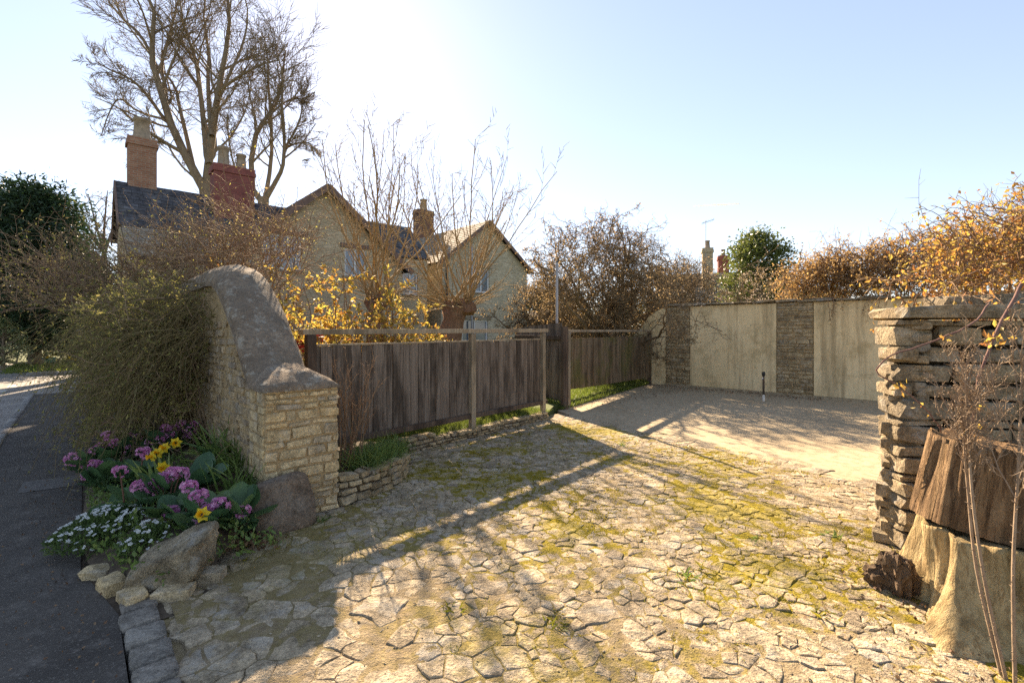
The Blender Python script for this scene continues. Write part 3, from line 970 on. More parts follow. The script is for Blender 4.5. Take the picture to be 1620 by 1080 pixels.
slab_panel(2.945, 5.3, 0.05, 2.195)
slab_panel(6.1, 9.4, 0.05, 2.195)
# sloping end stub in the same render
pr2 = [(-1.72, 0.0), (-0.70, 0.0), (-0.70, 2.19), (-0.95, 2.11), (-1.25, 1.91), (-1.5, 1.60), (-1.72, 1.39)]
V = [tuple(bpt(t, z, 0.03)) for t, z in pr2]
obj_np('render_panel', [(V + [tuple(bpt(t, z, -0.02)) for t, z in pr2], [list(t) for t in tessellate_polygon([[Vector((t, z, 0)) for t, z in pr2]])]), (V + [tuple(bpt(t, z, -0.02)) for t, z in pr2], [[i, (i + 1) % 7, 7 + (i + 1) % 7, 7 + i] for i in range(7)])], M_render, bw)
pil_me = [chipped_block(190 + i, M_pil, jx=0.2, jz=0.25) for i in range(12)]
for k, (t0, t1) in enumerate([(-0.69, 0.0), (2.17, 2.935), (5.31, 6.09)]):
    coursed(bw, bpt(t0, 0, 0.045), bu, bn, t1 - t0, lambda t: 2.18, (0.05, 0.13), (0.12, 0.42), 0.14, pil_me, 50 + k, jit=0.012, rotj=0.035, gap=0.008, lim=140)
    slab_panel(t0 + 0.01, t1 - 0.01, 0.05, 2.19, 'strip_mortar', M_mortar, 0.025, 0.05)
slab_panel(-0.7, 9.4, -0.05, 0.045, 'plinth', M_conc, 0.10, 0.12)
r = random.Random(4); t = -0.75
slate_me = [chipped_block(220 + i, M_dry, 'coping_slate', jx=0.15, jy=0.2, jz=0.2, extra=12, bev=0.02) for i in range(6)]
while t < 9.4:
    L = r.uniform(0.35, 0.8)
    q = Matrix.Rotation(r.uniform(-0.03, 0.03), 3, bn)
    obj_me('coping_slate', r.choice(slate_me), bw, frame_M(bpt(t + L / 2, 2.235 + r.uniform(-.008, .012), -0.13), q @ bu, bn, q @ UP, L * 1.02, 0.50 + r.uniform(-.05, .05), 0.05))
    if r.random() < 0.5:
        obj_me('coping_slate', r.choice(slate_me), bw, frame_M(bpt(t + L / 2, 2.275, -0.16), bu, bn, UP, L * 0.8, 0.36, 0.035))
    t += L

# --- near dry stone wall on the right
nw = empty('dry_stone_wall', (4, 3.7, 0), label='near grey dry stone wall with heavy flat cap slabs at the right edge', cat='wall')
C0 = Vector((2.70, 3.42, 0)); fu = Vector((0.985, -0.17, 0)).normalized(); fn = Vector((fu.y, -fu.x, 0)); eu = Vector((0.62, 0.785, 0)).normalized(); en = Vector((-eu.y, eu.x, 0))
big_me = [chipped_block(250 + i, M_dry, jx=0.26, jy=0.2, jz=0.28, extra=14, bev=0.03) for i in range(16)]
lean = lambda z: 0.10 * (1 - z / 1.6)
coursed(nw, C0, fu, fn, 2.4, lambda t: 1.62, (0.04, 0.15), (0.14, 0.55), 0.26, big_me, 70, jit=0.03, rotj=0.05, gap=0.002, lean=lean)
coursed(nw, C0 + eu * 0.05, eu, en, 0.62, lambda t: 1.62, (0.05, 0.14), (0.16, 0.36), 0.24, big_me, 71, jit=0.025, rotj=0.05, gap=0.004, lean=lean)
V = [C0 + fu * 0.12 - fn * 0.12 + eu * 0.05, C0 + fu * 2.6 - fn * 0.1, C0 + fu * 2.6 - fn * 0.55, C0 + eu * 0.66 - en * 0.12]
obj_np('wall_core', [([tuple(p) for p in V] + [tuple(p + UP * 1.6) for p in V], [[0, 1, 5, 4], [1, 2, 6, 5], [2, 3, 7, 6], [3, 0, 4, 7], [4, 5, 6, 7]])], M_core, nw)
cap_me = [chipped_block(280 + i, M_dry, 'cap_slab', jx=0.14, jy=0.12, jz=0.3, extra=18, bev=0.02) for i in range(4)]
t = 0.02
for i, (L, dp) in enumerate([(0.80, 0.46), (0.7, 0.6), (0.85, 0.62), (0.6, 0.62)]):
    obj_me('cap_slab', cap_me[i], nw, frame_M(C0 + fu * (t + L / 2) + fn * (0.07 - dp / 2) + UP * (1.675 + 0.008 * i), fu, fn, UP, L, dp, 0.10 + 0.01 * (i % 2))); t += L
for i in range(3):   # a few stones of the raised part behind
    obj_me('stone', big_me[i], nw, frame_M(C0 + fu * (0.72 + i * 0.30) - fn * 0.55 + UP * (1.77 + 0.02 * i), fu, fn, UP, 0.30, 0.22, 0.10))

# ------------------------------------------------------------------ fences
def unit_board(mat, name):
    me = bev_box(1, 1, 1, 0.03); me.name = name; me.materials.append(mat); return me
ME_board = unit_board(M_board, 'board'); ME_board2 = unit_board(M_board2, 'board')
ME_rail = unit_board(M_rail, 'rail'); ME_post = unit_board(M_post, 'post'); ME_postl = unit_board(M_rail, 'post')
def fence_run(parent, a, b, zt, zb0, zb1, me, seed, wr=(0.09, 0.16), off=0.0, th=0.022, skip=()):
    r = random.Random(seed)
    u = (b - a).normalized(); nrm = Vector((u.y, -u.x, 0)); L = (b - a).length
    t = 0.0
    while t < L - 0.03:
        w = min(r.uniform(*wr), L - t)
        f = (t + w / 2) / L
        zb = zb0 + (zb1 - zb0) * f + r.uniform(-0.006, 0.006); ztt = zt(f) + r.uniform(-0.010, 0.006)
        q = Matrix.Rotation(r.uniform(-0.006, 0.006), 3, nrm) @ Matrix.Rotation(r.uniform(-0.03, 0.03), 3, 'Z')
        gap = 0.005 if r.random() < 0.8 else 0.011
        obj_me('board', me, parent, frame_M(a + u * (t + w / 2) + nrm * (off + r.uniform(-0.007, 0.007)) + UP * ((zb + ztt) / 2), q @ u, q @ nrm, q @ UP, w - gap, th, ztt - zb))
        t += w
    return u, nrm, L
def bar(parent, name, me, a, b, w, h, nrm):
    d = (b - a); L = d.length; d = d.normalized(); up = nrm.cross(d) if abs(d.z) < 0.9 else None
    if up is None:
        v = nrm; up = d.cross(v).normalized()
        return obj_me(name, me, parent, frame_M((a + b) / 2, up, v, d, w, h, L))
    if up.z < 0: up = -up
    return obj_me(name, me, parent, frame_M((a + b) / 2, d, nrm, up, L, w, h))

FA = Vector((-2.23, 5.24, 0)); FB = Vector((0.58, 8.55, 0))
fn1 = empty('board_fence', (FA + FB) / 2, label='near weathered board fence with open top rail above the low stone wall', cat='fence')
u, nrm, L = fence_run(fn1, FA + (FB - FA) * 0.012, FB, lambda f: 1.375 + 0.01 * f, 0.29, 0.30, ME_board, 3)
bar(fn1, 'top_rail', ME_rail, FA + UP * 1.53 - u * 0.06, FB + UP * 1.545 + u * 0.03, 0.12, 0.06, nrm)
bar(fn1, 'board_cap', ME_rail, FA + UP * 1.384, FB + UP * 1.394, 0.03, 0.02, nrm)
bar(fn1, 'bottom_rail', ME_post, FA + UP * 0.285 + nrm * 0.04, FB + UP * 0.295 + nrm * 0.04, 0.05, 0.07, nrm)
for k, (t, me, z0, w) in enumerate([(0.03, ME_post, 0.0, 0.10), (2.50, ME_postl, 0.0, 0.09), (L - 0.05, ME_postl, 0.0, 0.085)]):
    p = FA + u * t + nrm * 0.035
    bar(fn1, 'post', me, p + UP * (z0 - 0.1), p + UP * 1.50, w, w * 0.8, nrm)
# screen panel that runs back from the tall post
FC = Vector((0.98, 9.55, 0)); FD = Vector((0.12, 11.2, 0))
fn2 = empty('screen_panel', (FC + FD) / 2, label='taller dark board panel running back from the post between the two fences', cat='fence')
u2, nrm2, L2 = fence_run(fn2, FC, FD, lambda f: 1.70 - 0.09 * f, 0.14, 0.14, ME_board, 9, wr=(0.10, 0.13))
bar(fn2, 'post', ME_post, FC + UP * -0.1 + Vector((0.05, -0.03, 0)), FC + UP * 1.62 + Vector((0.05, -0.03, 0)), 0.11, 0.11, nrm2)
bar(fn2, 'rail', ME_post, FC + UP * 1.4 - nrm2 * 0.04, FD + UP * 1.4 - nrm2 * 0.04, 0.05, 0.08, nrm2)
# far gate fence
GA = W(7.28, 6.47); GB = W(12.28, 7.66)
fn3 = empty('gate_fence', (GA + GB) / 2, label='far green-stained board fence between the dark post and the rendered wall', cat='fence')
u3, nrm3, L3 = fence_run(fn3, GA + (GB - GA) * 0.01, GB, lambda f: 1.385 - 0.01 * f, 0.35, 0.20, ME_board2, 5, wr=(0.10, 0.17))
bar(fn3, 'top_rail', ME_rail, GA + UP * 1.535, GB + UP * 1.535, 0.10, 0.05, nrm3)
bar(fn3, 'post', ME_postl, GA + nrm3 * 0.035 - UP * 0.1, GA + nrm3 * 0.035 + UP * 1.51, 0.10, 0.09, nrm3)
bar(fn3, 'post', ME_post, GB - nrm3 * 0.05 - UP * 0.1, GB - nrm3 * 0.05 + UP * 1.51, 0.10, 0.09, nrm3)
bar(fn3, 'rail', ME_post, GA + UP * 1.25 - nrm3 * 0.04, GB + UP * 1.25 - nrm3 * 0.04, 0.05, 0.08, nrm3)
bar(fn3, 'rail', ME_post, GA + UP * 0.5 - nrm3 * 0.04, GB + UP * 0.38 - nrm3 * 0.04, 0.05, 0.08, nrm3)

# thin steel pole behind the tall post, stand pipe in front of the wall
M_steel = flat_mat('galvanised_steel', (0.30, 0.30, 0.31), 0.5, 0.2, 12, metal=0.6)
M_black = flat_mat('black_plastic', (0.02, 0.02, 0.02), 0.5, 0.3)
M_white = flat_mat('white_paint', (0.65, 0.63, 0.58), 0.6, 0.1)
P, r_ = poly1([(0.925, 10.0, 0.0), (0.925, 10.0, 1.0), (0.93, 10.0, 2.0), (0.93, 10.0, 2.95)], [0.028] * 4)
pole = empty('steel_pole', (0.925, 10.0, 0), label='thin grey steel pole rising behind the dark gate post', cat='pole')
obj_np('tube', [tubes(P, r_, 10)], M_steel, pole, True)
P, r_ = poly1([(0.93, 10, 2.95), (0.93, 10, 2.98)], [0.031, 0.02]); obj_np('cap', [tubes(P, r_, 10)], M_black, pole, True)
sp = atz(1208, 634)
pipe = empty('water_standpipe', sp, label='short black and white standpipe in front of the rendered wall', cat='standpipe')
for nm, z0, z1, rr, mm in [('base', 0, 0.14, 0.026, M_white), ('pipe', 0.14, 0.55, 0.022, M_post), ('cap', 0.55, 0.64, 0.034, M_black)]:
    P, r_ = poly1([sp + UP * z for z in np.linspace(z0, z1, 4)], [rr * .9, rr, rr, rr * .8])
    obj_np(nm, [tubes(P, r_, 12)], mm, pipe, True)
P, r_ = poly1([sp + UP * 0.5, sp + UP * 0.51 + bn * 0.05, sp + UP * 0.47 + bn * 0.08], [0.014, 0.014, 0.012]); obj_np('tap', [tubes(P, r_, 8)], M_steel, pipe, True)

# ------------------------------------------------------------------ houses
def house_stone(name, a, b, c):
    g = G(name)
    v = g.mapping(g.pos, (1, 1, 2.8))
    vo = g.n('ShaderNodeTexVoronoi', feature='DISTANCE_TO_EDGE'); vo.inputs['Scale'].default_value = 3.6; g.l(v, vo.inputs['Vector'])
    vc = g.n('ShaderNodeTexVoronoi'); vc.inputs['Scale'].default_value = 3.6; g.l(v, vc.inputs['Vector'])
    sp_ = g.n('ShaderNodeSeparateColor'); g.l(vc.outputs['Color'], sp_.inputs[0])
    col = g.mix(sp_.outputs[0], a, b)
    col = g.mix(g.ramp(vo.outputs['Distance'], 0.0, 0.05, 0.55, 0.0), col, c)
    col = g.mix(g.ramp(g.noise(0.7, 4), 0.4, 0.7, 0, 0.4), col, tuple(x * .7 for x in a))
    return g.finish(col, 0.95, g.bump(g.ramp(vo.outputs['Distance'], 0, 0.08), 0.6, 0.03), spec=0.1)
M_house = house_stone('cottage_stone', (0.42, 0.33, 0.21), (0.53, 0.43, 0.29), (0.34, 0.265, 0.175))
M_house2 = house_stone('grey_cottage_stone', (0.40, 0.345, 0.24), (0.50, 0.44, 0.32), (0.33, 0.28, 0.20))
def brick(name, c1, c2, mo):
    g = G(name)
    oi = g.n('ShaderNodeTexCoord')
    bt = g.n('ShaderNodeTexBrick')
    bt.inputs['Scale'].default_value = 1.0
    bt.inputs['Brick Width'].default_value = 0.225; bt.inputs['Row Height'].default_value = 0.075; bt.inputs['Mortar Size'].default_value = 0.008
    bt.inputs['Color1'].default_value = (*c1, 1); bt.inputs['Color2'].default_value = (*c2, 1); bt.inputs['Mortar'].default_value = (*mo, 1)
    # run the bond along each face: x+y across, z up
    sx = g.n('ShaderNodeSeparateXYZ'); g.l(oi.outputs['Object'], sx.inputs[0])
    cb = g.n('ShaderNodeCombineXYZ'); g.l(g.math('ADD', sx.outputs[0], sx.outputs[1]), cb.inputs[0]); g.l(sx.outputs[2], cb.inputs[1])
    g.l(cb.outputs[0], bt.inputs['Vector'])
    col = g.mix(g.ramp(g.noise(3, 5), 0.4, 0.7, 0, 0.5), bt.outputs['Color'], tuple(x * 0.5 for x in c1))
    return g.finish(col, 0.9, g.bump(bt.outputs['Fac'], -0.5, 0.01), spec=0.15)
M_brick = brick('orange_brick', (0.30, 0.13, 0.075), (0.38, 0.20, 0.12), (0.32, 0.27, 0.21))
M_redbrick = brick('red_painted_brick', (0.235, 0.075, 0.062), (0.30, 0.105, 0.085), (0.20, 0.085, 0.07))
M_dbrick = brick('brown_brick', (0.13, 0.07, 0.055), (0.18, 0.095, 0.07), (0.17, 0.13, 0.11))
M_pot = flat_mat('clay_pot', (0.30, 0.23, 0.16), 0.9, 0.35, 5)
M_slate = stone_mat('blue_slate', (0.065, 0.064, 0.068), (0.105, 0.103, 0.108), (0.075, 0.07, 0.07), la=0.1, sc=4, bump=0.2)
M_tile = stone_mat('pale_stone_slate', (0.26, 0.21, 0.145), (0.36, 0.30, 0.22), (0.20, 0.16, 0.115), la=0.25, sc=4, bump=0.3)
M_barge = flat_mat('weathered_bargeboard', (0.16, 0.105, 0.085), 0.9, 0.3, 6)
M_frame = flat_mat('white_window_frame', (0.62, 0.62, 0.60), 0.5, 0.05)
def glass():
    g = G('window_glass')
    return g.finish(g.mix(g.noise(0.8, 2), (0.07, 0.09, 0.11), (0.16, 0.19, 0.22)), 0.08, spec=1.0)
M_glass = glass()
M_dark = flat_mat('dark_interior', (0.02, 0.018, 0.016), 0.9, 0.2)

def wall_face(parent, org, u, nrm, poly, holes, mat, name='wall', reveal=0.16):
    """a wall polygon in (t, z) with window openings and their reveals"""
    loops = [poly] + [[(x0, z0), (x1, z0), (x1, z1), (x0, z1)] for x0, x1, z0, z1 in holes]
    tri = tessellate_polygon([[Vector((t, z, 0)) for t, z in lp] for lp in loops])
    flat = [q for lp in loops for q in lp]
    V = [tuple(org + u * t + UP * z) for t, z in flat]
    parts = [(V, [list(t) for t in tri])]
    for x0, x1, z0, z1 in holes:
        q = [(x0, z0), (x1, z0), (x1, z1), (x0, z1)]
        v = [tuple(org + u * t + UP * z) for t, z in q] + [tuple(org + u * t + UP * z - nrm * reveal) for t, z in q]
        parts.append((v, [[i, (i + 1) % 4, 4 + (i + 1) % 4, 4 + i] for i in range(4)]))
    return obj_np(name, parts, mat, parent)
def window(parent, org, u, nrm, hole, panes=2, sill=True, lintel=None):
    x0, x1, z0, z1 = hole
    b = org - nrm * 0.10
    c = b + u * (x0 + x1) / 2 + UP * (z0 + z1) / 2
    w, h = x1 - x0, z1 - z0; f = 0.075
    parts = [obox(c + u * s_ * (w / 2 - f / 2), u, nrm, UP, f, 0.06, h) for s_ in (-1, 1)]
    parts += [obox(c + UP * s_ * (h / 2 - f / 2), u, nrm, UP, w - 2 * f, 0.055, f) for s_ in (-1, 1)]
    for k in range(1, panes):
        parts.append(obox(c + u * (-w / 2 + w * k / panes), u, nrm, UP, 0.06, 0.05, h - 2 * f))
    fr = obj_np('window', parts, M_frame, parent)
    for k in range(panes):
        obj_np('pane', [obox(c - nrm * 0.02 + u * (-w / 2 + w * (k + 0.5) / panes), u, nrm, UP, w / panes - 0.06, 0.01, h - 2 * f)], M_glass, fr)
    if sill:
        obj_np('sill', [obox(org + u * (x0 + x1) / 2 + UP * (z0 - 0.05) + nrm * 0.03, u, nrm, UP, w + 0.2, 0.14, 0.08)], M_tile, fr)
    if lintel:
        obj_np('lintel', [obox(org + u * (x0 + x1) / 2 + UP * (z1 + 0.09) + nrm * 0.01, u, nrm, UP, w + 0.35, 0.08, 0.16)], lintel, fr)
    return fr
def roof_plane(parent, ridge0, u, L, down, D, mat, seed, row=0.24, wid=(0.22, 0.36), name='roof_slope', under=M_dark):
    """rows of overlapping slates from the ridge down; down is a unit vector down the slope"""
    r = random.Random(seed)
    nrm = u.cross(down).normalized()
    if nrm.z < 0: nrm = -nrm
    base = obj_np(name, [obox(ridge0 + u * L / 2 + down * D / 2 - nrm * 0.05, u, down, nrm, L, D, 0.06)], under, parent)
    parts = []
    k = 0
    while k * row < D:
        d0 = k * row; t = -r.uniform(0, 0.2)
        while t < L:
            w = r.uniform(*wid)
            a_, b_ = max(t, 0), min(t + w, L)
            if b_ - a_ > 0.03:
                ln = min(row * 1.25, D - d0 + 0.03)
                c = ridge0 + u * (a_ + b_) / 2 + down * (d0 + ln / 2 + r.uniform(-.012, .012)) + nrm * (0.018 + r.uniform(0, 0.006))
                tilt_ = Matrix.Rotation(0.06 * (1 if u.cross(down).z > 0 else -1), 3, u)
                v, f = obox(c, u, tilt_ @ down, tilt_ @ nrm, b_ - a_ - 0.008, ln, 0.018)
                parts.append((v, f, r.random()))
            t += w
        k += 1
    o = obj_np('slates', parts, mat, base); o['kind'] = 'stuff'
    return base
def chimney(parent, c, u, wu, wv, z0, z1, mat, pots, band=True):
    v = Vector((-u.y, u.x, 0))
    ch = bpy.data.objects.new('chimney', mesh_np('chimney', [obox((0, 0, (z1 - z0) / 2), (1, 0, 0), (0, 1, 0), UP, wu, wv, z1 - z0),
        obox((0, 0, z1 - z0 - 0.22), (1, 0, 0), (0, 1, 0), UP, wu + 0.10, wv + 0.10, 0.14), obox((0, 0, z1 - z0 - 0.08), (1, 0, 0), (0, 1, 0), UP, wu + 0.04, wv + 0.04, 0.153)], mat))
    ch.location = (c.x, c.y, z0); ch.rotation_euler = (0, 0, math.atan2(u.y, u.x)); link(ch); child_of(ch, parent)
    for off, h, rad in pots:
        b = c + u * off; zs = [z1 - 0.02, z1 + h * 0.1, z1 + h * 0.2, z1 + h * 0.85, z1 + h * 0.88, z1 + h]
        P, r_ = poly1([(b.x, b.y, z) for z in zs], [rad * 1.15, rad * 1.15, rad, rad * 0.85, rad * 1.05, rad * 1.0])
        obj_np('chimney_pot', [tubes(P, r_, 12)], M_pot, ch, True)
    return ch

# left cottage: long range with its gable to the road and a cross wing
hA = empty('stone_cottage', W(6, 20, 0), label='long stone cottage with dark slate roof, orange and red chimneys and a steep gable wing', cat='house')
ridge_z, ridge_s = 6.75, 21.8
n0, n1 = 1.15, 12.4
dn = (-SV * 2.05 - UP * 1.85).normalized(); dl = math.hypot(2.05, 1.85)
roof_plane(hA, W(n0 - 0.15, ridge_s, ridge_z), NV, n1 - n0 + 0.3, dn, dl, M_slate, 1, row=0.22)
dnb = (SV * 2.05 - UP * 1.85).normalized()
roof_plane(hA, W(n0 - 0.15, ridge_s, ridge_z), NV, n1 - n0 + 0.3, dnb, dl, M_slate, 2, row=0.3)
dn2 = (-SV * 2.6 - UP * 1.25).normalized(); dl2 = math.hypot(2.6, 1.25)
roof_plane(hA, W(n0 - 0.1, ridge_s - 2.0, ridge_z - 1.86), NV, 3.2, dn2, dl2, M_tile, 3, row=0.24)
wall_face(hA, W(n0, 17.3), SV, -NV, [(0, 0), (6.5, 0), (6.5, 4.9), (4.5, 6.6), (2.5, 4.75), (0.0, 3.5)], [(3.8, 4.6, 2.9, 4.0)], M_house)
window(hA, W(n0, 17.3), SV, -NV, (3.8, 4.6, 2.9, 4.0))
wall_face(hA, W(n0, 17.3), NV, -SV, [(0, 0), (3.2, 0), (3.2, 3.62), (0, 3.62)], [(1.2, 2.1, 1.2, 2.2)], M_house)
window(hA, W(n0, 17.3), NV, -SV, (1.2, 2.1, 1.2, 2.2))
wall_face(hA, W(10.4, 19.8), NV, -SV, [(0, 0), (2.0, 0), (2.0, 4.85), (0, 4.85)], [(0.7, 1.5, 3.2, 4.2)], M_house)
window(hA, W(10.4, 19.8), NV, -SV, (0.7, 1.5, 3.2, 4.2))
wall_face(hA, W(n1, 19.8), SV, NV, [(0, 0), (4.0, 0), (4.0, 4.85), (2.0, 6.65), (0, 4.85)], [], M_house)
# verge timber of the road gable
for sgn, dd in ((1, dn), (-1, dnb)):
    a = W(n0 - 0.17, ridge_s, ridge_z - 0.06)
    obj_np('bargeboard', [obox(a + dd * dl / 2, NV, dd, NV.cross(dd).normalized(), 0.05, dl, 0.2)], M_barge, hA)
# cross wing
wg_s = 18.5; wn = 7.07; hw = 3.25; ez = 4.25; az = 6.95
holes = [(1.05, 2.35, 3.75, 5.0), (4.0, 4.9, 3.7, 4.8), (2.9, 4.4, 0.5, 1.75), (5.2, 6.0, 0.4, 1.9)]
wo_ = W(wn - hw, wg_s)
wall_face(hA, wo_, NV, -SV, [(0, 0), (2 * hw, 0), (2 * hw, ez), (hw, az), (0, ez)], holes, M_house)
window(hA, wo_, NV, -SV, holes[0], 3, True, M_barge); window(hA, wo_, NV, -SV, holes[1], 2, True, M_barge)
window(hA, wo_, NV, -SV, holes[2], 3); window(hA, wo_, NV, -SV, holes[3], 2)
wall_face(hA, W(wn + hw, wg_s), SV, NV, [(0, 0), (3.0, 0), (3.0, ez), (0, ez)], [], M_house)
wall_face(hA, W(wn - hw, wg_s), SV, -NV, [(0, 0), (3.0, 0), (3.0, ez), (0, ez)], [], M_house)
pl = math.hypot(hw + 0.35, (az - ez) * (hw + 0.35) / hw)
for sg in (-1, 1):
    dd = (NV * sg * hw - UP * (az - ez)).normalized()
    roof_plane(hA, W(wn, wg_s - 0.3, az + 0.12), SV, 4.6, dd, pl, M_slate, 5 + sg, row=0.25)
    obj_np('bargeboard', [obox(W(wn, wg_s - 0.32, az + 0.02) + dd * pl / 2, SV, dd, SV.cross(dd).normalized(), 0.05, pl, 0.24)], M_barge, hA)
chimney(hA, W(1.75, 21.9), NV, 0.82, 0.6, 6.2, 8.4, M_brick, [(0, 0.75, 0.26)])
chimney(hA, W(4.45, 21.0), NV, 1.35, 0.75, 5.2, 7.75, M_redbrick, [(-0.3, 0.75, 0.2), (0.3, 0.6, 0.18)])

# right cottage: gable end towards us, dark rear range, chimney
hC = empty('gabled_cottage', W(16.4, 21, 0), label='grey stone gabled cottage with pale lit stone-slate roof behind the pollard trees', cat='house')
cs, cn, chw, cez, caz = 20.2, 16.4, 2.95, 5.0, 7.3
co = W(cn - chw, cs)
holes = [(2.05, 3.1, 3.55, 4.85), (1.3, 3.0, 0.95, 2.1)]
wall_face(hC, co, NV, -SV, [(0, 0), (2 * chw, 0), (2 * chw, cez), (chw, caz), (0, cez)], holes, M_house2)
window(hC, co, NV, -SV, holes[0], 2, True, M_tile); window(hC, co, NV, -SV, holes[1], 2, True, M_tile)
h2 = [(2.4, 3.4, 0.7, 1.9)]
wall_face(hC, co, SV, -NV, [(0, 0), (7.0, 0), (7.0, cez), (0, cez)], h2, M_house2)
window(hC, co, SV, -NV, h2[0], 2)
wall_face(hC, W(cn + chw, cs), SV, NV, [(0, 0), (7.0, 0), (7.0, cez), (0, cez)], [], M_house2)
pl = math.hypot(chw + 0.3, (caz - cez) * (chw + 0.3) / chw)
for sg in (-1, 1):
    dd = (NV * sg * chw - UP * (caz - cez)).normalized()
    roof_plane(hC, W(cn, cs - 0.25, caz + 0.12), SV, 7.4, dd, pl, M_tile, 15 + sg, row=0.26, wid=(0.25, 0.45))
    obj_np('bargeboard', [obox(W(cn, cs - 0.27, caz + 0.03) + dd * pl / 2, SV, dd, SV.cross(dd).normalized(), 0.04, pl, 0.18)], M_barge, hC)
dd = (-SV * 2.6 - UP * 2.3).normalized()
roof_plane(hC, W(8.5, 27.6, 7.35), NV, 9.6, dd, 3.5, M_slate, 21, row=0.28)
wall_face(hC, W(8.5, 25.1), NV, -SV, [(0, 0), (9.6, 0), (9.6, 5.0), (0, 5.0)], [], M_house2)
chimney(hC, W(17.0, 27.6), NV, 1.15, 0.7, 6.9, 9.4, M_dbrick, [(0, 0.75, 0.24)])
P, r_ = poly1([W(13.75, 20.12, z) for z in (0.1, 2, 4, 4.9)], [0.05] * 4)
obj_np('drainpipe', [tubes(P, r_, 8)], M_black, hC, True)
P, r_ = poly1([W(15.3, 20.12, z) for z in (0.1, 2, 4, 6.0)], [0.05] * 4)
obj_np('drainpipe', [tubes(P, r_, 8)], M_steel, hC, True)

# small tool shed by the cottage and far house with two chimneys
sh = empty('garden_shed', W(20.4, 20.0, 0), label='small lean-to shed with pitched roof beside the gabled cottage', cat='shed')
so = W(20.0, 19.4)
obj_np('wall', [obox(so + NV * 0.8 + SV * 0.9 + UP * 1.05, NV, SV, UP, 1.5, 1.7, 2.0)], M_rail, sh)
obj_np('door', [obox(so + NV * 0.8 + SV * 0.03 + UP * 1.0, NV, SV, UP, 0.8, 0.06, 1.7)], M_dark, sh)
for sg in (-1, 1):
    dd = (NV * sg * 1.0 - UP * 0.62).normalized()
    obj_np('roof', [obox(so + NV * 0.8 + SV * 0.8 + UP * 2.72 + dd * 0.6, SV, dd, SV.cross(dd).normalized(), 2.2, 1.25, 0.06)], M_board, sh)
hF = empty('far_house', (12, 32, 0), label='distant house with tan tiled roof and two chimneys beyond the garden wall', cat='house')
fa = atd(1040, 440, 33); fb = atd(1215, 452, 31)
fu_ = Vector((fb.x - fa.x, fb.y - fa.y, 0)).normalized(); fnn = Vector((fu_.y, -fu_.x, 0)); FL = (Vector((fb.x, fb.y, 0)) - Vector((fa.x, fa.y, 0))).length
rz_ = 5.3
dd = (fnn * 2.6 - UP * 2.0).normalized()
roof_plane(hF, Vector((fa.x, fa.y, rz_)), fu_, FL, dd, 3.3, M_tile, 33, row=0.3)
wall_face(hF, Vector((fa.x, fa.y, 0)) + fnn * 2.3, fu_, fnn, [(0, 0), (FL, 0), (FL, 3.4), (0, 3.4)], [(2, 3, 1.2, 2.4)], M_house)
window(hF, Vector((fa.x, fa.y, 0)) + fnn * 2.3, fu_, fnn, (2, 3, 1.2, 2.4))
c1 = atd(1119, 400, 31); c2 = atd(1144, 420, 33)
chimney(hF, c1, fu_, 0.62, 0.7, 3.2, CAM_Z + (522 - 393) / 765 * 31, M_house, [(0.0, 0.5, 0.16)])
chimney(hF, c2, fu_, 0.68, 0.7, 4.3, CAM_Z + (522 - 405) / 765 * 33, M_redbrick, [(0.0, 0.45, 0.14)])
ma = Vector((c1.x - 0.22, c1.y - 0.3, 0))
mast = [tubes(*poly1([ma + UP * z for z in (5.5, 7.0, 8.0, 8.5)], [0.018] * 4), 6),
        tubes(*poly1([ma + UP * 8.4 + Vector((-0.25, 0, -0.08)), ma + UP * 8.4, ma + UP * 8.4 + Vector((0.55, 0, 0.18))], [0.014] * 3), 5)]
for k in range(7):
    q = ma + UP * 8.4 + Vector((-0.2 + k * 0.11, 0, (-0.2 + k * 0.11) * 0.32))
    mast.append(tubes(*poly1([q + Vector((0, -0.15, 0.07)), q, q + Vector((0, 0.15, -0.07))], [0.008] * 3), 4))
obj_np('aerial', mast, M_steel, hF)

# things half hidden behind the fences
M_red = flat_mat('red_plastic', (0.42, 0.03, 0.03), 0.45, 0.15)
rb = empty('red_bin', (-3.35, 8.1, 0.1), label='red upright container just behind the dark end post of the near fence', cat='container')
c = Vector((-3.42, 8.1, 0.1))
obj_np('body', [(np.array([tuple(c + Vector((x * s_, y * s_, z))) for s_, z in ((0.85, 0), (1.0, 1.22)) for x, y in ((-.3, -.3), (.3, -.3), (.3, .3), (-.3, .3))]), BOXF)], M_red, rb)
obj_np('lid', [obox(c + UP * 1.30, (1, 0, 0), (0, 1, 0), UP, 0.66, 0.68, 0.09), obox(c + UP * 1.36, (1, 0, 0), (0, 1, 0), UP, 0.5, 0.5, 0.06)], M_red, rb)
for sx in (-0.24, 0.24):
    P, r_ = poly1([c + Vector((sx, 0.30, 0.09)), c + Vector((sx + 0.05, 0.30, 0.09))], [0.1, 0.1]); obj_np('wheel', [tubes(P, r_, 14)], M_black, rb)

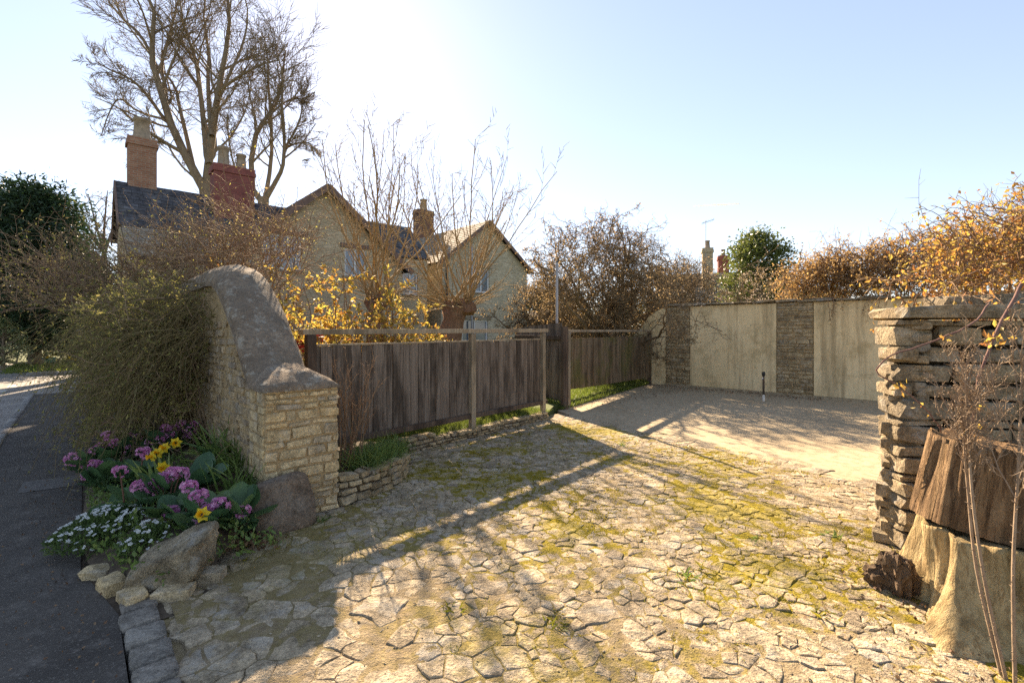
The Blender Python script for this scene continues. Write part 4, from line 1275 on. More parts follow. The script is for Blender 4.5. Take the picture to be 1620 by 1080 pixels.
def car(loc, rz):
    o = empty('parked_car', loc, rz, 'dark blue parked car half hidden behind the far fence', 'car')
    M_body = flat_mat('dark_blue_paint', (0.015, 0.02, 0.035), 0.25, 0.1, spec=0.6)
    prof_ = [(-2.1, .35), (-2.12, .75), (-1.95, .95), (-1.35, 1.0), (-0.75, 1.42), (0.6, 1.46), (1.35, 1.05), (1.95, 0.92), (2.12, .7), (2.1, .35)]
    def ext(pr_, w, inset):
        k = len(pr_); V = []
        for sy in (-1, 1):
            for x, z in pr_:
                V.append((x, sy * (w - (inset if z > 1.1 else 0)), z))
        F4 = [[i, (i + 1) % k, k + (i + 1) % k, k + i] for i in range(k)]
        tr = tessellate_polygon([[Vector((x, z, 0)) for x, z in pr_]])
        return [(V, F4), (V, [list(t) for t in tr] + [[k + i for i in t] for t in tr])]
    b = bpy.data.objects.new('body', mesh_np('body', ext(prof_, 0.85, 0.14), M_body)); link(b, o)
    for sy in (-1, 1):
        gw = bpy.data.objects.new('side_window', mesh_np('side_window', [([(-1.1, sy * .80, 1.04), (1.1, sy * .80, 1.06), (0.55, sy * .725, 1.4), (-0.7, sy * .725, 1.37)], [[0, 1, 2, 3]])], M_glass)); link(gw, b)
        for x in (-1.3, 1.3):
            P, r_ = poly1([(x, sy * .70, .31), (x, sy * .88, .31)], [0.31, 0.31])
            w_ = bpy.data.objects.new('wheel', mesh_np('wheel', [tubes(P, r_, 20)], M_black, True)); link(w_, o)
            P, r_ = poly1([(x, sy * .6, .31), (x, sy * .885, .31), (x, sy * .89, .31)], [0.19, 0.19, 0.01])
            h_ = bpy.data.objects.new('rim', mesh_np('rim', [tubes(P, r_, 16)], M_steel, True)); link(h_, w_)
    for nm, x0, x1, z0, z1 in (('windscreen', 1.38, 0.66, 1.06, 1.44), ('rear_window', -1.38, -0.8, 1.02, 1.40)):
        sg = 0.02 if x0 > 0 else -0.02
        gw = bpy.data.objects.new(nm, mesh_np(nm, [([(x0 + sg, -.72, z0), (x0 + sg, .72, z0), (x1 + sg, .66, z1), (x1 + sg, -.66, z1)], [[0, 1, 2, 3]])], M_glass)); link(gw, b)
    for sy in (-.6, .6):
        hl = bpy.data.objects.new('headlight', mesh_np('headlight', [obox((2.09, sy, .74), (1, 0, 0), (0, 1, 0), UP, 0.08, 0.3, 0.14)], M_white)); link(hl, b)
    return o
cp = atd(930, 530, 17.5)
car((cp.x, cp.y, 0.1), R(20))
# frame and turquoise crate on the verge
fc = atz(75, 575, 0.02)
fr = empty('leaning_frame', fc, label='pale timber frame leaning in the shade under the dark conifer', cat='frame')
fx = Vector((0.72, 0.69, 0)).normalized(); fy = Vector((-0.3, 0.5, 1)).normalized()
for nm, p0, p1 in [('stile', 0, None), ('stile', 0.85, None), ('stile', 1.7, None)]:
    b = fc + fx * (p0 - 1.0)
    obj_np(nm, [obox(b + fy * 0.75, fx, fx.cross(fy).normalized(), fy, 0.06, 0.05, 1.5)], M_rail, fr)
obj_np('rung', [obox(fc + fx * -0.15 + fy * 1.53, fx, fx.cross(fy).normalized(), fy, 1.8, 0.05, 0.06)], M_rail, fr)
cr = atz(71, 574, 0.02)
cre = empty('turquoise_crate', cr, label='small turquoise crate on the grass verge under the conifer', cat='crate')
M_turq = flat_mat('turquoise_plastic', (0.03, 0.26, 0.24), 0.5, 0.1)
for dx, dy, lx, ly in ((0, -.2, .6, .03), (0, .2, .6, .03), (-.3, 0, .03, .4), (.3, 0, .03, .4)):
    obj_np('side', [obox(cr + Vector((dx, dy, 0.14)), (1, 0, 0), (0, 1, 0), UP, lx, ly, 0.26)], M_turq, cre)
gp = atz(134, 580, 0.0)
gpo = empty('stone_gatepost', gp, label='pale stone gatepost beyond the cascading bush', cat='gatepost')
obj_np('shaft', [obox(gp + UP * 0.7, NV, SV, UP, 0.42, 0.42, 1.6)], M_house, gpo)
obj_np('cap', [obox(gp + UP * 1.55, NV, SV, UP, 0.52, 0.52, 0.1)], M_kerb, gpo)

# ------------------------------------------------------------------ trees and shrubs
def reseed(text):
    global rng
    rng = np.random.default_rng(sum((i + 1) * ord(ch) for i, ch in enumerate(text)))
def px_line(pts_, d, dz=0.0):
    """a limb given by what the photograph shows of it, at its real distance; dz bends it in depth"""
    k = len(pts_)
    return np.array([tuple(atd(x, y, d + dz * i / max(1, k - 1))) for i, (x, y) in enumerate(pts_)])
def resample(P, K):
    P = np.asarray(P, float); k = len(P)
    x = np.linspace(0, k - 1, K); i = np.minimum(x.astype(int), k - 2); f = (x - i)[:, None]
    # smooth (Catmull-Rom)
    p0 = P[np.maximum(i - 1, 0)]; p1 = P[i]; p2 = P[i + 1]; p3 = P[np.minimum(i + 2, k - 1)]
    return 0.5 * ((2 * p1) + (-p0 + p2) * f + (2 * p0 - 5 * p1 + 4 * p2 - p3) * f ** 2 + (-p0 + 3 * p1 - 3 * p2 + p3) * f ** 3)
def bare_tree(name, label, base, trunk, limbs, mat, levels, grp=None, sides=(8, 5, 3, 3), twmat=None, cat='tree'):
    reseed(label)
    t = empty(name, base, label=label, cat=cat, group=grp)
    P = np.array([resample(trunk[0], 8)]); Rr = np.array([np.linspace(trunk[1], trunk[2], 8)])
    obj_np('trunk', [tubes(P, Rr, 12)], mat, t, True)
    K = 10
    LP = np.array([resample(l[0], K) for l in limbs]); LR = np.array([np.linspace(l[1], l[2], K) * (0.78 if l[1] > 0.095 else 1.0) for l in limbs])
    parts = [tubes(LP, LR, sides[0])]
    cur = (LP, LR); allv = [cur]
    for i, lv in enumerate(levels):
        cur = spawn(cur[0], cur[1], **lv)
        parts.append(tubes(cur[0], cur[1], sides[min(i + 1, 3)]))
        allv.append(cur)
    return t, parts, allv

D = 32.0
lt = atd(328, 520, D)
limbs = [
    (px_line([(328, 330), (320, 293), (283, 226), (265, 180), (247, 116), (238, 86), (247, 30), (226, -20), (215, -70)], D, -1.0), .42, .07),
    (px_line([(330, 330), (326, 293), (332, 245), (338, 196), (348, 131), (354, 98), (363, 46), (360, -10), (352, -60)], D, 1.0), .40, .07),
    (px_line([(331, 260), (326, 241), (323, 199), (314, 122), (311, 98), (296, 55), (284, 10), (290, -40)], D, 2.5), .27, .06),
    (px_line([(305, 260), (295, 215), (283, 165), (278, 140), (258, 112), (240, 98)], D, 2.0), .2, .05),
    (px_line([(264, 192), (256, 183), (228, 144), (201, 122), (173, 110), (150, 96)], D, -2.5), .17, .04),
    (px_line([(347, 150), (351, 141), (381, 119), (418, 101), (440, 96)], D, -2.0), .15, .04),
    (px_line([(270, 200), (259, 189), (219, 177), (192, 156), (176, 170), (160, 215)], D, -3.0), .13, .03),
    (px_line([(335, 215), (331, 170), (329, 120), (330, 80), (322, 20), (330, -40)], D, 3.5), .22, .05),
    (px_line([(262, 170), (262, 140), (255, 100), (270, 50), (282, 0), (300, -50)], D, 3.0), .18, .05),
    (px_line([(345, 160), (362, 120), (384, 70), (392, 20), (380, -30)], D, 2.0), .15, .04),
    (px_line([(250, 110), (225, 60), (195, 30), (170, 0), (160, -30)], D, 0.5), .15, .04),
    (px_line([(318, 290), (285, 260), (262, 225), (240, 215), (215, 240)], D, -2.0), .10, .03),
    (px_line([(340, 240), (366, 215), (388, 175), (396, 140)], D, 1.0), .10, .03),
]
lv = [dict(n=12, t0=0.2, ang=(20, 60), ln=(0.24, 0.46), K=7, wig=0.10, up=0.06, rr=0.45, lt=0.3),
      dict(n=8, t0=0.15, ang=(20, 55), ln=(0.4, 0.65), K=6, wig=0.10, up=0.04, rr=0.45, lt=0.3),
      dict(n=7, t0=0.1, ang=(20, 50), ln=(0.45, 0.8), K=5, wig=0.10, up=0.03, absr=0.016, lt=0.3)]
t_, parts, _ = bare_tree('bare_lime_tree', 'tallest bare tree rising behind the slate roof of the long cottage', (lt.x, lt.y, 0),
    (np.array([(lt.x, lt.y, 0), (lt.x + .1, lt.y, 5), tuple(atd(328, 318, D))]), 0.62, 0.5), limbs, M_lime, lv)
obj_np('crown', parts, M_lime, t_, True)
D = 31.0
lb = atd(412, 520, D)
limbs = [
    (px_line([(415, 320), (397, 290), (401, 226), (415, 195), (424, 183), (442, 153), (448, 110), (452, 80)], D, 0.5), .26, .05),
    (px_line([(418, 318), (424, 290), (430, 240), (428, 180), (424, 130), (424, 95), (418, 70)], D, 1.5), .2, .05),
    (px_line([(420, 316), (440, 280), (448, 260), (450, 215), (446, 165), (447, 120), (440, 90)], D, -1.5), .2, .05),
    (px_line([(447, 255), (453, 235), (466, 228), (490, 226), (496, 245)], D, -1.0), .1, .03),
    (px_line([(424, 185), (446, 165), (468, 155), (482, 160)], D, 1.0), .1, .03),
    (px_line([(395, 290), (372, 265), (362, 220), (360, 180)], D, -1.0), .1, .03),
    (px_line([(450, 235), (470, 200), (478, 170), (476, 140)], D, 1.0), .1, .03),
]
t_, parts, _ = bare_tree('bare_lime_tree', 'smaller bare tree leaning right behind the red chimney', (lb.x, lb.y, 0),
    (np.array([(lb.x, lb.y, 0), (lb.x, lb.y, 5), tuple(atd(417, 312, D))]), 0.4, 0.32), limbs, M_lime, lv)
obj_np('crown', parts, M_lime, t_, True)
# low twiggy growth left of the cottage
D = 26.0
c_ = atd(150, 520, D)
limbs = [(px_line([(165, 400), (165 + a, 360), (165 + b, 300 + abs(b) * .3)], D, rng.normal()), .09, .02) for a, b in ((-25, -60), (-12, -25), (0, 5), (14, 30), (-35, -80))]
t_, parts, _ = bare_tree('bare_thicket_tree', 'low bare twiggy tree at the road end of the long cottage', (c_.x, c_.y, 0),
    (np.array([(c_.x + .4, c_.y, 0), (c_.x + .4, c_.y, 2), tuple(atd(165, 402, D))]), 0.2, 0.12), limbs, M_twig,
    [dict(n=9, ang=(20, 60), ln=(0.3, 0.6), K=6, wig=0.2, up=0.02), dict(n=7, ang=(20, 60), ln=(0.3, 0.6), K=5, wig=0.2, up=-0.02, absr=0.012)], sides=(6, 4, 3, 3))
obj_np('crown', parts, M_twig, t_, True)

# pollards
M_poll = bark_mat('pollard_bark', (0.17, 0.09, 0.055), (0.28, 0.165, 0.10), 18, 0.9, 0.3, 0.04)
M_shoot = bark_mat('pollard_shoot', (0.24, 0.165, 0.085), (0.38, 0.265, 0.13), 10, 0.2)
M_bud = leaf_mat('pale_buds', [(0.22, 0.17, 0.09), (0.36, 0.29, 0.17), (0.42, 0.32, 0.2)], 0.35)
def pollard(label, base, knob, r0, r1, heads, n, length, fan, lean_, low=0):
    reseed(label)
    t = empty('pollard_tree', base, label=label, cat='tree', group='pollarded trees behind the near fence')
    base = Vector(base); knob = Vector(knob)
    tr = [base, base.lerp(knob, 0.45) + Vector((0.05, 0, 0)), base.lerp(knob, 0.85), knob, knob + Vector((0.03, 0, 0.12))]
    P = np.array([resample([tuple(p) for p in tr], 12)])
    rr = np.interp(np.linspace(0, 1, 12), [0, .45, .75, .93, 1], [r0 * 1.15, r0 * .95, r1, r1 * 1.25, r1 * .5])
    v, f, _ = tubes(P, rr[None, :] * (1 + 0.06 * rng.normal(size=(1, 12))), 16)
    v = np.array([tuple(Vector(p) + Vector(noise.noise_vector(Vector(p) * 7)) * 0.05) for p in v])
    trk = obj_np('trunk', [(v, f)], M_poll, t, True)
    for k, (hx, hy, hz, hr) in enumerate(heads):       # swollen heads
        vv, ff = rough_block(300 + k + int(r0 * 100), (6, 6, 6), 2.2, 0.22, (hr, hr, hr * 0.9), 1.6)
        obj_np('knuckle', [(vv + np.array(knob) + np.array([hx, hy, hz]), ff)], M_poll, trk, True)
    hs = np.array([(h[0], h[1], h[2]) for h in heads])
    st = np.array(knob) + hs[rng.integers(0, len(heads), n)] + rng.normal(size=(n, 3)) * 0.07
    ax = np.linspace(-1, 1, n) + rng.normal(size=n) * 0.10; ay = rng.uniform(-1, 1, n)
    d = norm(np.stack([np.sin(ax * fan) + lean_, np.sin(ay * fan) * 0.8, np.ones(n) * 1.0], 1))
    Ls = length * (0.55 + 0.45 * rng.random(n))
    sh = walk(st, d, Ls, np.full(n, 0.025) * (0.6 + 0.7 * rng.random(n)), 9, 0.085, 0.05, 0.3)
    parts = [tubes(*sh, 5)]
    if low:
        st2 = np.array(knob) + hs[rng.integers(0, len(heads), low)]
        d2 = norm(np.stack([rng.uniform(-1.2, 1.4, low), rng.uniform(-1, 0.6, low), rng.uniform(-0.05, 0.5, low)], 1))
        s2 = walk(st2, d2, rng.uniform(0.7, 1.7, low), np.full(low, 0.012), 7, 0.10, 0.05, 0.4)
        parts.append(tubes(*s2, 4))
        s2b = spawn(*s2, n=4, t0=0.2, ang=(20, 60), ln=(0.3, 0.5), K=4, wig=0.1, up=0.04, absr=0.006)
        parts.append(tubes(*s2b, 3))
    tw = spawn(*sh, n=8, t0=0.2, ang=(20, 50), ln=(0.25, 0.48), K=7, wig=0.10, up=0.05, rr=0.5, lt=0.5)
    parts.append(tubes(*tw, 4))
    tw2 = spawn(*tw, n=5, t0=0.2, ang=(20, 55), ln=(0.25, 0.5), K=4, wig=0.12, up=0.03, absr=0.0065)
    parts.append(tubes(*tw2, 3))
    obj_np('shoots', parts, M_shoot, t, True)
    pp_, dd_ = pts_on(tw2[0], 2, 0.5, 1.0)
    b_ = obj_np('buds', [leaves(pp_, 0.022, dd_, 0.6)], M_bud, t)
    return t
b1 = atd(590, 522, 10.6); b2 = atd(700, 522, 11.6)
pollard('left pollard tree with reddish trunk among the yellow-leaved shrubs', (b1.x, b1.y, 0.05), (b1.x + 0.06, b1.y, 2.05), 0.19, 0.17, [(-.12, 0, .1, .26), (.18, -.05, .12, .28), (.05, .1, .2, .24)], 18, 4.0, 0.72, 0.0, 26)
pollard('right pollard tree with thick leaning trunk in front of the gabled cottage', (b2.x - 0.15, b2.y, 0.05), (b2.x + 0.30, b2.y, 2.0), 0.27, 0.27, [(-.12, 0, .08, .36), (.32, -.05, .08, .38), (.12, .1, .2, .3)], 22, 4.2, 0.85, 0.03, 40)

# twisted hazel behind the far fence
M_hazel = bark_mat('twisted_hazel_bark', (0.14, 0.10, 0.06), (0.24, 0.175, 0.10), 12, 0.4)
M_dry_leaf = leaf_mat('dry_tan_leaves', [(0.26, 0.17, 0.08), (0.38, 0.26, 0.125), (0.46, 0.34, 0.17)], 0.5)
def twisted(label, base, n, length, spread, nl, seedbias=(0, 0, 0), grp=None, blob=None):
    reseed(label)
    t = empty('twisted_hazel', base, label=label, cat='tree', group=grp)
    base = np.array(base)
    P, Rr = poly1([base, base + [0.02, 0, 0.3], base + [0, 0, 0.55]], [0.24, 0.2, 0.17]); obj_np('trunk', [tubes(P, Rr, 10)], M_hazel, t, True)
    a = rng.random(n) * 6.283
    sp_ = spread * np.sqrt(rng.random(n))
    d = norm(np.stack([np.cos(a) * sp_ + seedbias[0], np.sin(a) * sp_ * 0.8 + seedbias[1], np.ones(n)], 1))
    st = base + np.array([0, 0, 0.45]) + rng.normal(size=(n, 3)) * 0.08
    m = walk(st, d, length * (0.6 + 0.45 * rng.random(n)), np.full(n, 0.06), 14, 0.22, 0.05, 0.22)
    parts = [tubes(*m, 6)]
    l1 = spawn(*m, n=13, t0=0.12, ang=(35, 80), ln=(0.22, 0.42), K=11, wig=0.42, up=0.06, rr=0.55, lt=0.3); parts.append(tubes(*l1, 4))
    l2 = spawn(*l1, n=8, t0=0.1, ang=(35, 80), ln=(0.3, 0.55), K=9, wig=0.55, up=0.04, absr=0.009, lt=0.3); parts.append(tubes(*l2, 3))
    l3 = spawn(*l2, n=4, t0=0.2, ang=(35, 80), ln=(0.35, 0.6), K=6, wig=0.55, up=0.03, absr=0.006, lt=0.3); parts.append(tubes(*l3, 3))
    tips = l3[0]
    if blob:
        c_, r_, k_ = blob
        u_ = norm(rng.normal(size=(k_, 3))); q_ = np.array(c_) + u_ * np.array(r_) * (rng.random((k_, 1)) ** 0.4)
        w1 = walk(q_, norm(u_ * 0.7 + rng.normal(size=(k_, 3)) * 0.6 + [0, 0, 0.4]), rng.uniform(0.5, 1.1, k_), np.full(k_, 0.011), 10, 0.45, 0.03, 0.35)
        w2 = spawn(*w1, n=6, t0=0.1, ang=(35, 80), ln=(0.3, 0.55), K=7, wig=0.55, up=0.02, absr=0.006, lt=0.2)
        parts += [tubes(*w1, 4), tubes(*w2, 3)]
        tips = np.concatenate([tips[:, :6], w2[0][:, :6]])
    obj_np('crown', parts, M_hazel, t, True)
    p_, d_ = pts_on(tips, nl, 0.1, 1.0)
    obj_np('dry_leaves', [leaves(p_, rng.uniform(0.03, 0.065, len(p_)), d_ * 0.3 + np.array([0, 0, -0.5]), 0.5)], M_dry_leaf, t)
    return t
b = atd(945, 522, 14.6)
twisted('wide twisted bare tree with dry curled leaves behind the far fence', (b.x, b.y, 0.05), 16, 4.9, 1.15, 2, blob=((b.x + 0.1, b.y, 3.0), (2.2, 1.4, 1.75), 1000))
b = atd(1085, 522, 18.5)
twisted('twisted bare tree just behind the left end of the garden wall', (b.x, b.y, 0.05), 8, 4.0, 0.6, 2, blob=((b.x - 0.3, b.y, 2.9), (1.4, 1.0, 1.4), 600))
b = atd(868, 522, 18.5)
twisted('smaller twisted bush between the gabled cottage and the steel pole', (b.x, b.y, 0.05), 8, 3.2, 0.8, 2, blob=((b.x, b.y, 2.2), (1.3, 1.2, 1.3), 450))

# evergreen behind the wall, dark conifers by the road
M_ever = leaf_mat('glossy_evergreen', [(0.05, 0.07, 0.018), (0.11, 0.135, 0.03), (0.21, 0.215, 0.06)], 0.35, 0.35)
M_yew = leaf_mat('dark_conifer', [(0.012, 0.03, 0.012), (0.025, 0.055, 0.02), (0.05, 0.09, 0.028)], 0.2, 0.6)
def dense_tree(name, label, base, height, rad, z0, mat, nclump, per, leaf, asp, droop=0.0, cone=0.6, cat='tree', grp=None):
    reseed(label)
    t = empty(name, base, label=label, cat=cat, group=grp)
    base = np.array(base, float)
    P, Rr = poly1([base, base + [0, 0, height * .4], base + [0, 0, height * .85]], [rad * .09, rad * .07, rad * .02]); obj_np('trunk', [tubes(P, Rr, 8)], M_lime, t, True)
    h = z0 + (height - z0) * rng.random(nclump) ** 0.85
    f = (h - z0) / (height - z0)
    prof_ = np.sqrt(np.maximum(0.02, np.minimum(1, f * 3.0))) * (1 - f ** (1.0 + cone)) ** 0.6
    a = rng.random(nclump) * 6.283
    rr = rad * prof_ * (0.55 + 0.55 * rng.random(nclump)) * (1 + 0.22 * np.sin(a * 3 + h * 1.7))
    c = base + np.stack([np.cos(a) * rr, np.sin(a) * rr, h], 1)
    out = np.stack([np.cos(a), np.sin(a), 0.5 - droop * np.ones(nclump)], 1)
    br = walk(base + np.stack([0 * a, 0 * a, np.maximum(h - rr * 0.5, z0 * 0.6)], 1), norm(c - (base + np.stack([0 * a, 0 * a, h - rr * 0.5], 1))), rr * 1.1, np.full(nclump, 0.02), 4, 0.05, 0.02)
    sc = rad * 0.16
    q = np.repeat(c, per, 0) + rng.normal(size=(nclump * per, 3)) * sc * np.array([1, 1, 0.7])
    dirs = np.repeat(out, per, 0)
    tin = np.clip(np.repeat(rng.random(nclump), per) * 0.6 + rng.random(nclump * per) * 0.4, 0, 1)
    obj_np('branches', [tubes(*br, 4)], M_lime, t)
    obj_np('crown', [leaves(q, leaf * rng.uniform(0.6, 1.2, len(q)), dirs * 0.8, asp, tin)], mat, t)
    return t
b = atd(1199, 522, 25)
dense_tree('evergreen_tree', 'rounded glossy evergreen tree beyond the garden wall', (b.x, b.y, 0), 6.5, 1.75, 1.5, M_ever, 260, 60, 0.2, 0.42, cone=1.6)
b = atd(55, 522, 21)
dense_tree('dark_conifer', 'broad dark conifer nearest the bend of the road', (b.x, b.y, 0), 7.6, 2.6, 0.8, M_yew, 520, 60, 0.24, 0.32, 0.6, cone=0.9)
b = atd(-45, 522, 23)
dense_tree('dark_conifer', 'tall dark conifer cut by the left edge of the picture', (b.x, b.y, 0), 8.6, 3.0, 0.8, M_yew, 480, 55, 0.26, 0.32, 0.6, cone=0.8)
b = atd(120, 522, 25)
dense_tree('dark_conifer', 'lower dark evergreen behind the cascading bush beside the cottage', (b.x, b.y, 0), 5.3, 2.4, 0.5, M_yew, 300, 50, 0.24, 0.32, 0.5, cone=0.9)
b = atd(5, 522, 19)
M_pale = leaf_mat('pale_variegated', [(0.16, 0.19, 0.07), (0.30, 0.32, 0.14), (0.42, 0.42, 0.25)], 0.4)
dense_tree('pale_shrub', 'small pale-leaved shrub at the left edge beside the verge', (b.x, b.y, 0), 1.9, 0.8, 0.2, M_pale, 90, 40, 0.08, 0.5, cone=1.2, cat='shrub')
# distant trees closing the view
M_far = leaf_mat('far_green', [(0.05, 0.07, 0.025), (0.09, 0.10, 0.035), (0.13, 0.13, 0.05)], 0.3)
for px, d_, h, rd, lab in [(872, 48, 5.0, 4.0, 'far hedge-like tree left of the twisted hazel'), (985, 50, 4.2, 4.5, 'far low tree behind the twisted hazel'), (1290, 42, 4.6, 4.0, 'far tree glimpsed behind the orange climber')]:
    b = atd(px, 522, d_)
    dense_tree('distant_tree', lab, (b.x, b.y, 0), h, rd, 0.4, M_far, 140, 45, 0.4, 0.5, cone=1.2)

# climbers over the back wall and the near wall
M_cane = bark_mat('rose_cane', (0.17, 0.10, 0.06), (0.27, 0.18, 0.11), 14, 0.2)
M_rust = leaf_mat('rusty_climber_leaves', [(0.30, 0.165, 0.06), (0.44, 0.26, 0.085), (0.50, 0.34, 0.13), (0.44, 0.32, 0.17)], 0.5)
M_amber = leaf_mat('amber_rose_leaves', [(0.40, 0.16, 0.05), (0.48, 0.27, 0.06), (0.48, 0.34, 0.07), (0.36, 0.30, 0.07)], 0.5)
M_gold = leaf_mat('golden_shrub_leaves', [(0.38, 0.17, 0.05), (0.46, 0.30, 0.05), (0.46, 0.37, 0.07), (0.30, 0.28, 0.07)], 0.5)
def thicket(name, label, starts, n, length, d0, spread, up, mat, cane, leaf, nl, levels=2, cat='shrub', grp=None, rad=0.014, nsp=9, lw=0.18, ll=(0.25, 0.5), asp=0.5, ldrop=-0.3, tin=None):
    """arching canes from a few rooted starts, side shoots and leaves"""
    reseed(label)
    starts = np.array([tuple(s_) for s_ in starts], float)
    t = empty(name, tuple(starts.mean(0)), label=label, cat=cat, group=grp)
    st = starts[rng.integers(0, len(starts), n)] + rng.normal(size=(n, 3)) * np.array([0.1, 0.1, 0.02])
    d = norm(np.array(d0)[None, :] + rng.normal(size=(n, 3)) * np.array([spread, spread, spread * 0.5]))
    m = walk(st, d, length * (0.5 + 0.6 * rng.random(n)), np.full(n, rad), 12, 0.13, up, 0.35)
    parts = [tubes(*m, 5)]
    cur = m
    for k in range(levels):
        cur = spawn(*cur, n=(nsp if k == 0 else max(3, nsp - 4)), t0=0.2, ang=(25, 75), ln=ll, K=7 if k == 0 else 5, wig=lw, up=-0.02 if k else 0.0, absr=rad * (0.45 if k == 0 else 0.28), lt=0.2)
        parts.append(tubes(*cur, 4 if k == 0 else 3))
    obj_np('branches', parts, cane, t, True)
    p_, d_ = pts_on(cur[0], nl, 0.1, 1.0)
    sz = leaf * rng.uniform(0.6, 1.25, len(p_))
    obj_np('leaves', [leaves(p_, sz, d_ * 0.5 + np.array([0, 0, ldrop]), asp, tin(len(p_)) if tin else None)], mat, t)
    return t
def wall_back(t, o, z=0.1):
    return bpt(t, z, -o)
def mound(name, label, roots, blobs, n, mat, canem, leaf, nl, tw=(0.35, 0.7), droop=-0.12, rad=0.008, cat='climber', grp=None, asp=0.5, nsp=6, shoots=8):
    """a heap of arching shoots: canes from the roots into the heap, side shoots over its volume, leaves"""
    reseed(label)
    roots = np.array([tuple(r_) for r_ in roots], float)
    t = empty(name, tuple(roots.mean(0)), label=label, cat=cat, group=grp)
    vol = np.array([b_[1][0] * b_[1][1] * b_[1][2] for b_ in blobs]); pick = rng.choice(len(blobs), n, p=vol / vol.sum())
    C = np.array([tuple(b_[0]) for b_ in blobs])[pick]; Rr = np.array([b_[1] for b_ in blobs])[pick]
    u_ = norm(rng.normal(size=(n, 3))); u_[:, 2] = np.where(u_[:, 2] < -0.35, -u_[:, 2], u_[:, 2])
    q = C + u_ * Rr * (rng.random((n, 1)) ** 0.45)
    d = norm(u_ * 0.6 + rng.normal(size=(n, 3)) * 0.6 + np.array([0, 0, 0.25]))
    m = walk(q, d, rng.uniform(*tw, n), np.full(n, rad), 8, 0.18, droop, 0.35)
    l1 = spawn(*m, n=nsp, t0=0.1, ang=(25, 75), ln=(0.25, 0.5), K=5, wig=0.22, up=-0.04, absr=rad * 0.45, lt=0.2)
    parts = [tubes(*m, 4), tubes(*l1, 3)]
    k = 16
    tgt = q[rng.integers(0, n, k)]; st_ = roots[rng.integers(0, len(roots), k)] + rng.normal(size=(k, 3)) * [0.06, 0.06, 0]
    f = np.linspace(0, 1, 9)[None, :, None]
    mid = st_ * 0.5 + tgt * 0.5 + np.array([0, 0, 0.5])
    parts.append(tubes(st_[:, None] * (1 - f) ** 2 + 2 * mid[:, None] * f * (1 - f) + tgt[:, None] * f ** 2 + rng.normal(size=(k, 9, 3)) * 0.02, np.tile(np.linspace(0.018, 0.008, 9), (k, 1)), 5))
    if shoots:
        ii = rng.integers(0, n, shoots)
        w_ = walk(q[ii], norm(u_[ii] + [0, 0, 1.2]), rng.uniform(0.5, 1.0, shoots), np.full(shoots, rad * .7), 9, 0.16, 0.0, 0.3)
        l2 = spawn(*w_, n=6, t0=0.2, ang=(30, 70), ln=(0.12, 0.3), K=4, wig=0.2, up=0.02, absr=rad * .35); parts += [tubes(*w_, 4), tubes(*l2, 3)]
    obj_np('branches', parts, canem, t, True)
    p_, d_ = pts_on(l1[0], nl, 0.1, 1.0)
    obj_np('leaves', [leaves(p_, leaf * rng.uniform(0.55, 1.25, len(p_)), d_ * 0.5 + np.array([0, 0, -0.3]), asp)], mat, t)
    return t
cg = 'climbers behind the garden wall'
mound('rusty_climber', 'rusty brown climber over the wall next to the evergreen', [wall_back(2.9, .9)], [(bpt(2.75, 2.55, -.8), (.8, .55, .6)), (bpt(3.3, 2.65, -.8), (.7, .5, .75))], 520, M_rust, M_cane, 0.055, 3, grp=cg)
mound('rusty_climber', 'rusty climber over the middle of the wall with trailing shoots', [wall_back(4.3, .9)], [(bpt(4.0, 2.65, -.8), (.8, .55, .75)), (bpt(4.7, 2.7, -.8), (.7, .55, .85))], 560, M_rust, M_cane, 0.055, 3, grp=cg)
mound('rusty_climber', 'rusty climber behind the left end of the near cap slabs', [wall_back(5.8, .9)], [(bpt(5.5, 2.7, -.8), (.8, .6, .9)), (bpt(6.5, 2.8, -.8), (.9, .6, .95))], 600, M_rust, M_cane, 0.055, 3, grp=cg)
M_blossom = leaf_mat('pale_blossom', [(0.40, 0.30, 0.22), (0.55, 0.45, 0.36), (0.62, 0.55, 0.46)], 0.4)
thicket('blossom_shrub', 'pale blossoming twiggy shrub below the far chimneys', [wall_back(0.6, 1.2), wall_back(1.5, 1.3)], 26, 3.3, (0.15, 0.0, 1.0), 0.32, -0.04, M_blossom, M_twig, 0.04, 5, nsp=9)
# trailing bits hanging down the wall face
for k, (t, lab) in enumerate([(3.25, 'short climber spray hanging over the left of the right render panel'), (4.05, 'thin climber spray hanging at the middle of the right render panel')]):
    a = bpt(t, 2.28, 0.14)
    tr = empty('hanging_spray', a, label=lab, cat='spray', group='sprays hanging on the garden wall')
    m = walk(np.array([tuple(bpt(t + 0.08 * i, 2.30, 0.10)) for i in range(4)]), np.tile(np.array(bn) * 0.5 + [0.15, 0, 0.1], (4, 1)), [0.7, 0.55, 0.5, 0.4], [0.008] * 4, 9, 0.2, -0.5, 0.4)
    l = spawn(*m, n=7, ang=(30, 70), ln=(0.15, 0.3), K=5, wig=0.2, up=-0.1, absr=0.003)
    obj_np('stem', [tubes(*m, 4), tubes(*l, 3)], M_cane, tr, True)
    p_, d_ = pts_on(l[0], 5); obj_np('leaves', [leaves(p_, 0.035, d_)], M_dry_leaf, tr)

